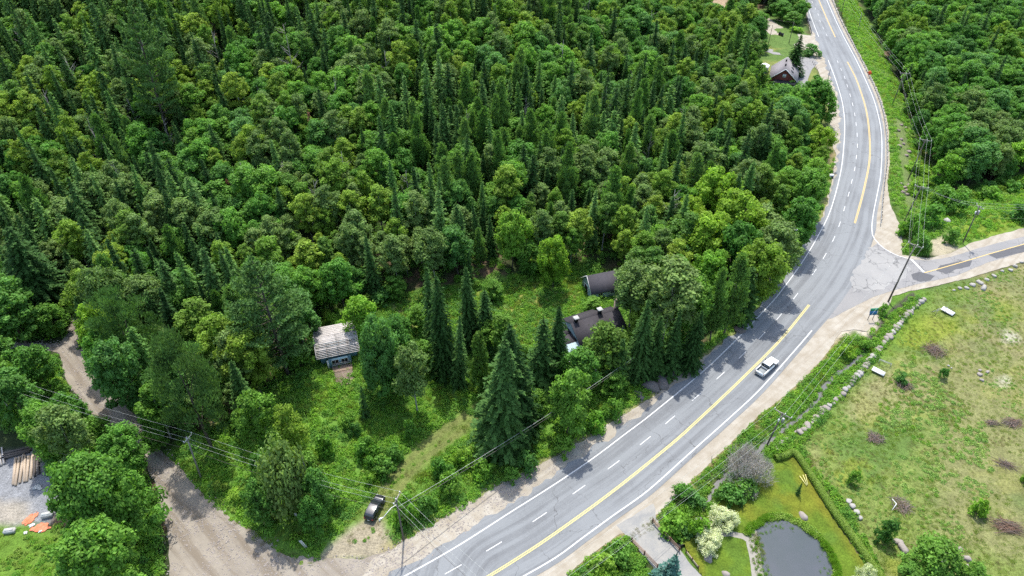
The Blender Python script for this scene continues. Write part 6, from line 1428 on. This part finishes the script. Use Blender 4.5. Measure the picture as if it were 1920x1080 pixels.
def heap(px, py, rad, label, n=90, reddish=.3, long_=1.0, ang=None, foliage=0):
    p = at(px, py); rng = random.Random(int(px)); mb = MB()
    for k in range(n):
        a = rng.uniform(0, 6.28) if ang is None else ang + rng.gauss(0, .45); q = rng.uniform(0, 1) ** .7 * rad * .7; b = rng.uniform(0, 6.28); c = Vector((math.cos(b) * q, math.sin(b) * q * (1 if ang is None else .6), rng.uniform(.05, .75) * (1 - q / rad * .6)))
        d = Vector((math.cos(a), math.sin(a), rng.uniform(-.2, .35))) * rng.uniform(.4, 1.0) * rad * .55 * long_; m_ = c + Vector((rng.uniform(-.1, .1), rng.uniform(-.1, .1), .08))
        mb.tube([c - d, m_, c + d], [.035, .028, .01], 3, 1 if rng.random() < reddish else 0, cap=False)
    simple('brush_heap', mb, [M['twig'], M['rust']], (p.x, p.y, 0.05), label, 'brush heap')
heap(1752, 658, 2.6, 'largest reddish heap of cut branches near the brook end of the field', 150, .5); heap(1695, 722, 2.0, 'round brush heap with rusty twigs in its middle', 130, .35); heap(1640, 822, 1.9, 'round grey-brown brush heap in the middle of the field', 130, .15)
heap(1688, 948, 2.2, 'brush heap with a white branch on it in the lower field', 110, .2); heap(1900, 795, 2.6, 'brush heap at the edge of the field behind the ferns', 110, .3, 1, .2); heap(1862, 795, 1.6, 'thin flat spread of twigs beside the ferns', 50, .2, 1.2, -.2)
heap(1888, 875, 2.4, 'long thin strewn branches at the edge of the ferns', 60, .1, 1.3, -1.0); heap(1890, 990, 3.0, 'flat rusty brush heap in the lower corner of the field', 130, .6, 1.2, -.5)
p = at(1676, 950); simple('fallen_branch', MB().tube([(-.2, .9, .9), (.15, 0, .8), (-.9, -1.0, .5)], [.05, .08, .04], 5), M['white'], p, 'bare white branch lying on the brush heap', 'branch')
def frame(px, py, rz, label, w=2.4, h=1.9, tilt=0):
    p = at(px, py); e = empty('goal_frame', (p.x, p.y, hz(p.x, p.y)), rz, label, 'frame'); b = MB()
    b.bar((-w / 2, 0, 0), (-w / 2, tilt, h), .08).bar((w / 2, 0, 0), (w / 2, tilt, h), .08).bar((-w / 2, tilt, h), (w / 2, tilt, h), .08).build('front_bars', M['metal'], e)
    MB().bar((-w / 2, 1.2, 0), (-w / 2, tilt, h), .06).bar((w / 2, 1.2, 0), (w / 2, tilt, h), .06).bar((-w / 2, 1.2, .05), (w / 2, 1.2, .05), .06).build('back_bars', M['metal'], e)
frame(1762, 590, R(15), 'grey tubular frame standing in the weeds beside a white board'); frame(1657, 686, R(-35), 'grey tubular frame lying low beside a white board near the stone row', 2.2, 1.0, .3)
for a, b, w, l, rz, ds in ((1776, 586, 1.5, 2.6, R(40), 'white board leaning by the standing tubular frame'), (1646, 699, 1.3, 2.4, R(50), 'white board on the weeds by the low tubular frame')):
    p = at(a, b); simple('white_board', MB().box((0, 0, .45), (w, l, .06), Matrix.Rotation(R(4), 3, 'X')), M['white'], (p.x, p.y, 0.0), ds, 'board', None, rz)
for k, (a, b, c, d, ds) in enumerate(((1499, 893, 1512, 911, 'longest yellow stake lying on the lawn'), (1505, 891, 1513, 910, 'middle yellow stake lying on the lawn'), (1510, 890, 1514, 909, 'yellow stake lying nearest the hedge'))):
    p, q = at(a, b, .3), at(c, d, .3); simple('yellow_stake', MB().bar((0, 0, .1), q - p + Vector((0, 0, .12)), .09), mat('pale yellow wood', (.75, .7, .28), .7), p, ds, 'stake')
def footbridge():
    p = at(1352, 993); e = empty('footbridge', (p.x, p.y, .2), R(-12), 'dark wooden footbridge between the cream bushes and the pond', 'bridge'); b = MB()
    for k in range(12): b.box((-1.5 + k * .27, 0, .35 + .12 * math.sin(k / 11 * 3.14)), (.24, 1.0, .06))
    b.build('deck', M['darklumber'], e)
    for s in (-.5, .5):
        r = MB(); r.tube([(-1.5, s, .8), (0, s, 1.0), (1.5, s, .8)], .04, 4)
        for k in range(5): r.bar((-1.4 + .7 * k, s, .35), (-1.4 + .7 * k, s, .92), .05)
        r.build('handrail', M['darklumber'], e)
footbridge()
edge = smooth(ats([(1372, 998), (1398, 1004), (1397, 1010), (1399, 1030), (1404, 1052), (1410, 1075)]), step=.45)
for q in edge: stone((q.x, q.y), RR.uniform(.12, .2), 'small pale edging stone beside the pond path', 'edging stones of the pond path', 'rockpale')
# the corner yard
def beams(cx, cy, rz, n, L, label, group, m, w=.38):
    p = at(cx, cy)
    for k in range(n):
        o = Vector((math.cos(rz + math.pi / 2), math.sin(rz + math.pi / 2), 0)) * (k - n / 2) * (w + .16 + .12 * (k % 2)); j = RR.uniform(-.3, .3); d = Vector((math.cos(rz), math.sin(rz), 0)) * j
        simple('timber_beam', MB().box((0, 0, .2), (L * RR.uniform(.92, 1.05), w, .36)), M[m], (p.x + o.x + d.x, p.y + o.y + d.y, 0), label, 'beam', group, rz + RR.uniform(-.03, .03))
beams(38, 883, R(-66), 3, 6.2, 'pale sawn beam of the stack further from the trees', 'pale beams of the outer stack', 'lumber'); beams(57, 878, R(-64), 3, 6.0, 'pale sawn beam of the stack next to the trees', 'pale beams of the inner stack', 'lumber'); beams(72, 873, R(-60), 2, 5, 'weathered dark beam under the trees at the yard edge', 'dark beams under the trees', 'darklumber')
beams(32, 848, R(20), 3, 4.5, 'charred beam lying across behind the pale stacks', 'charred beams behind the stacks', 'darklumber'); beams(4, 856, R(-55), 3, 4, 'broken plank at the frame edge of the yard', 'broken planks at the yard edge', 'plank', .25)
for a, b, rz, ds in ((90, 968, R(14), 'pale concrete block in the shade at the orange sheeting'), (20, 998, R(10), 'pale concrete block out on the weedy edge of the yard')):
    p = at(a, b); bm = MB().box((0, 0, .35), (1.7, .75, .7), taper=.94); bm.box((0, 0, .74), (1.3, .4, .1)); simple('concrete_block', bm, M['concrete'], p, ds, 'block', None, rz)
def crumple(px, py, rx, ry, label, m, rz=0, hgt=.22, seed=1, n=44, name='plastic_sheeting'):
    p = at(px, py); u = np.linspace(-1, 1, n); X, Y = np.meshgrid(u, u); X, Y = X.ravel(), Y.ravel(); Z = .05 + hgt * fnoise(X * 2 + seed, Y * 2, .35, seed) * np.clip(1.2 - np.hypot(X, Y), 0, 1)
    rag = (np.hypot(X, Y) + 1.3 * (fnoise(X * 3 + seed, Y * 3, 1.6, seed) - .5)) < .78; ii = np.arange(n * n).reshape(n, n); k = rag.reshape(n, n); k = k[:-1, :-1] & k[1:, 1:] & k[:-1, 1:] & k[1:, :-1]
    Fq = np.stack([ii[:-1, :-1][k], ii[:-1, 1:][k], ii[1:, 1:][k], ii[1:, :-1][k]], 1); V = np.stack([X * rx, Y * ry, Z], 1); us = np.unique(Fq); mp = -np.ones(n * n, int); mp[us] = np.arange(len(us))
    o = link(name, npmesh(name, V[us], mp[Fq], M[m]), None, p, rz); o.modifiers.new('thickness', 'SOLIDIFY').thickness = .03; return tag(o, label, 'sheeting')
crumple(74, 990, 1.8, 1.2, 'orange-red crumpled sheeting in the corner yard', 'orangepowder', .3, seed=3); crumple(56, 974, 1.5, .9, 'thin torn orange-red sheeting further into the yard', 'orangepowder', 1.0, .2, seed=8)
crumple(60, 985, .5, .35, 'white scrap lying across the orange sheeting', 'white', .4, .3, 5, name='white_scrap'); crumple(48, 999, .35, .3, 'white scrap on the yard side of the orange sheeting', 'white', 0, .3, 6, name='white_scrap'); crumple(76, 997, .4, .25, 'white scrap in the middle of the orange sheeting', 'white', .5, .3, 7, name='white_scrap')
crumple(70, 915, 1.2, .7, 'pale torn wrapping at the foot of the beam stacks', 'concrete', -.3, .35, 9, name='torn_wrapping'); crumple(136, 990, .5, .4, 'orange scrap under the maple at the yard edge', 'orangepowder', .2, .3, 11, name='orange_scrap'); crumple(178, 1056, .5, .45, 'orange scrap next to the curved barrier', 'orangepowder', .2, .3, 12, name='orange_scrap')
def barrier():
    W = smooth(ats([(187, 998), (193, 1010), (197, 1024), (197, 1038), (194, 1052), (188, 1072), (182, 1090)]), step=.4); p0 = W[0]; e = empty('curved_barrier', p0, 0, 'curved pale metal barrier at the foot of the maple in the yard', 'barrier'); b = MB(); n = len(W)
    vs = [(q.x - p0.x, q.y - p0.y, z) for z in (0, .85) for q in W]; b.add(vs, [(i, i + 1, n + i + 1, n + i) for i in range(n - 1)]); o = b.build('panel', M['metal'], e); o.modifiers.new('t', 'SOLIDIFY').thickness = .04
    MB().tube([q - p0 + Vector((0, 0, .88)) for q in W], .05, 5).build('top_rail', M['white'], e)
barrier()
def slats():
    p = at(575, 1030); e = empty('leaning_board', (p.x, p.y, 0), .2, 'three leaning white slats in the weeds by the dirt road corner', 'board')
    for k in range(3): MB().bar((k * .16, 0, 0), (-.75 + k * .16, .2, 2.4), .09, .03).build('slat', M['white'], e)
slats()
p = at(556, 969); simple('white_box', MB().box((0, 0, .6), (.3, .25, 1.2), taper=.95), M['concrete'], p, 'small white cable box at the foot of the scrubby bush', 'box')
p = at(712, 977); simple('white_post', MB().tube([(0, 0, 0), (0, 0, .35)], .12, 8), M['white'], p, 'short white peg behind the parked black car', 'peg')
def ruin():
    p = on(1344, 34); rng = random.Random(8); e = empty('burnt_ruin', p, .3, 'collapsed ruin of pale and pinkish debris in the far woods clearing', 'ruin'); MB().box((0, 0, .5), (8, 5, 1.4)).build('foundation', M['rust'], e); d = MB()
    for k in range(60): d.box((rng.gauss(0, 3), rng.gauss(1, 2.4), rng.uniform(.9, 1.7)), (rng.uniform(.8, 3), rng.uniform(.2, .9), .1), Matrix.Rotation(rng.uniform(0, 3), 3, 'Z') @ Matrix.Rotation(rng.uniform(-.4, .4), 3, 'X'), rng.choice([0, 0, 1, 2]))
    d.build('rubble', [M['plank'], M['darklumber'], M['concrete']], e)
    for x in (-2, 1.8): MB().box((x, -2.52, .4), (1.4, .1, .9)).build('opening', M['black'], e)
ruin()
# understory along the wood's front edge and on the slope beyond the guardrail
TL = [(1702, 250, 'the upper end of the rubble bank'), (1702, 338, 'the further bank pole'), (1700, 420, 'the nearer bank pole'), (1740, 440, 'the bare sandy patch'), (1775, 400, 'the white boulder on the slope'), (1760, 330, 'the woods behind the bank poles'), (1850, 360, 'the slope above the side road pole'), (1810, 340, 'the woods edge above the white boulder'), (1900, 340, 'the woods edge at the frame border'), (1930, 370, 'the end of the slope above the side road'),
      (620, 600, 'the roof of the ruined cottage'), (700, 560, 'the sandy patch behind the cottage'), (800, 535, 'the back of the spruce clump'), (900, 530, 'the far edge of the yellow clearing'), (1000, 515, 'the single bright maple'), (1070, 505, 'the gable of the blue shed'), (377, 895, 'the slim wooden pole'), (450, 940, 'the dirt road verge below the slim pole'), (500, 880, 'the olive birches above the power line'), (420, 870, 'the wires past the slim pole')]
def thicket(poly, dens, hr, seed, label, kinds=('alder', 'shrub')):
    rng = np.random.default_rng(seed); W = [(p.x, p.y) for p in ats(poly)]; x0, x1 = min(p[0] for p in W), max(p[0] for p in W); y0, y1 = min(p[1] for p in W), max(p[1] for p in W)
    n = int((x1 - x0) * (y1 - y0) * dens); x = rng.uniform(x0, x1, n); y = rng.uniform(y0, y1, n); ok = inpoly(x, y, W) & (sdist(x, y, SIDE_GRAVEL) > 1.5) & (sdist(x, y, DIRT) > 1.5); x, y = x[ok], y[ok]; z = height(x, y)
    for i in range(len(x)):
        c_ = rng.integers(4); hh = rng.uniform(*hr); px, py, _ = proj(x[i], y[i], z[i]); q = min(TL, key=lambda t: (t[0] - px) ** 2 + (t[1] - py) ** 2)[2]
        lab = '%s %s bush near %s' % ('large' if hh > sum(hr) / 2 else 'small', ['mid-green', 'deep green', 'bright green', 'olive'][c_], q); tree('shrub', (x[i], y[i], z[i]), hh, 1.1, lab, 'alike: ' + lab, crown_m=['alder', 'maple', 'weed', 'birch'][c_])
thicket([(1700, 230), (1755, 315), (1790, 350), (1880, 325), (1960, 310), (1960, 340), (1860, 358), (1790, 375), (1740, 410), (1722, 430), (1712, 400), (1700, 330)], .06, (1.5, 4), 31, 'leafy bush at the foot of the woods beyond the guardrail')
thicket([(560, 690), (600, 590), (740, 540), (930, 520), (1085, 500), (1085, 520), (930, 545), (740, 560), (690, 590)], .06, (1.5, 3.5), 32, 'leafy bush at the back edge of the clearing')
thicket([(340, 860), (330, 980), (470, 980), (600, 870), (560, 840)], .04, (1.2, 2.6), 33, 'leafy bush under the power line beside the dirt road')
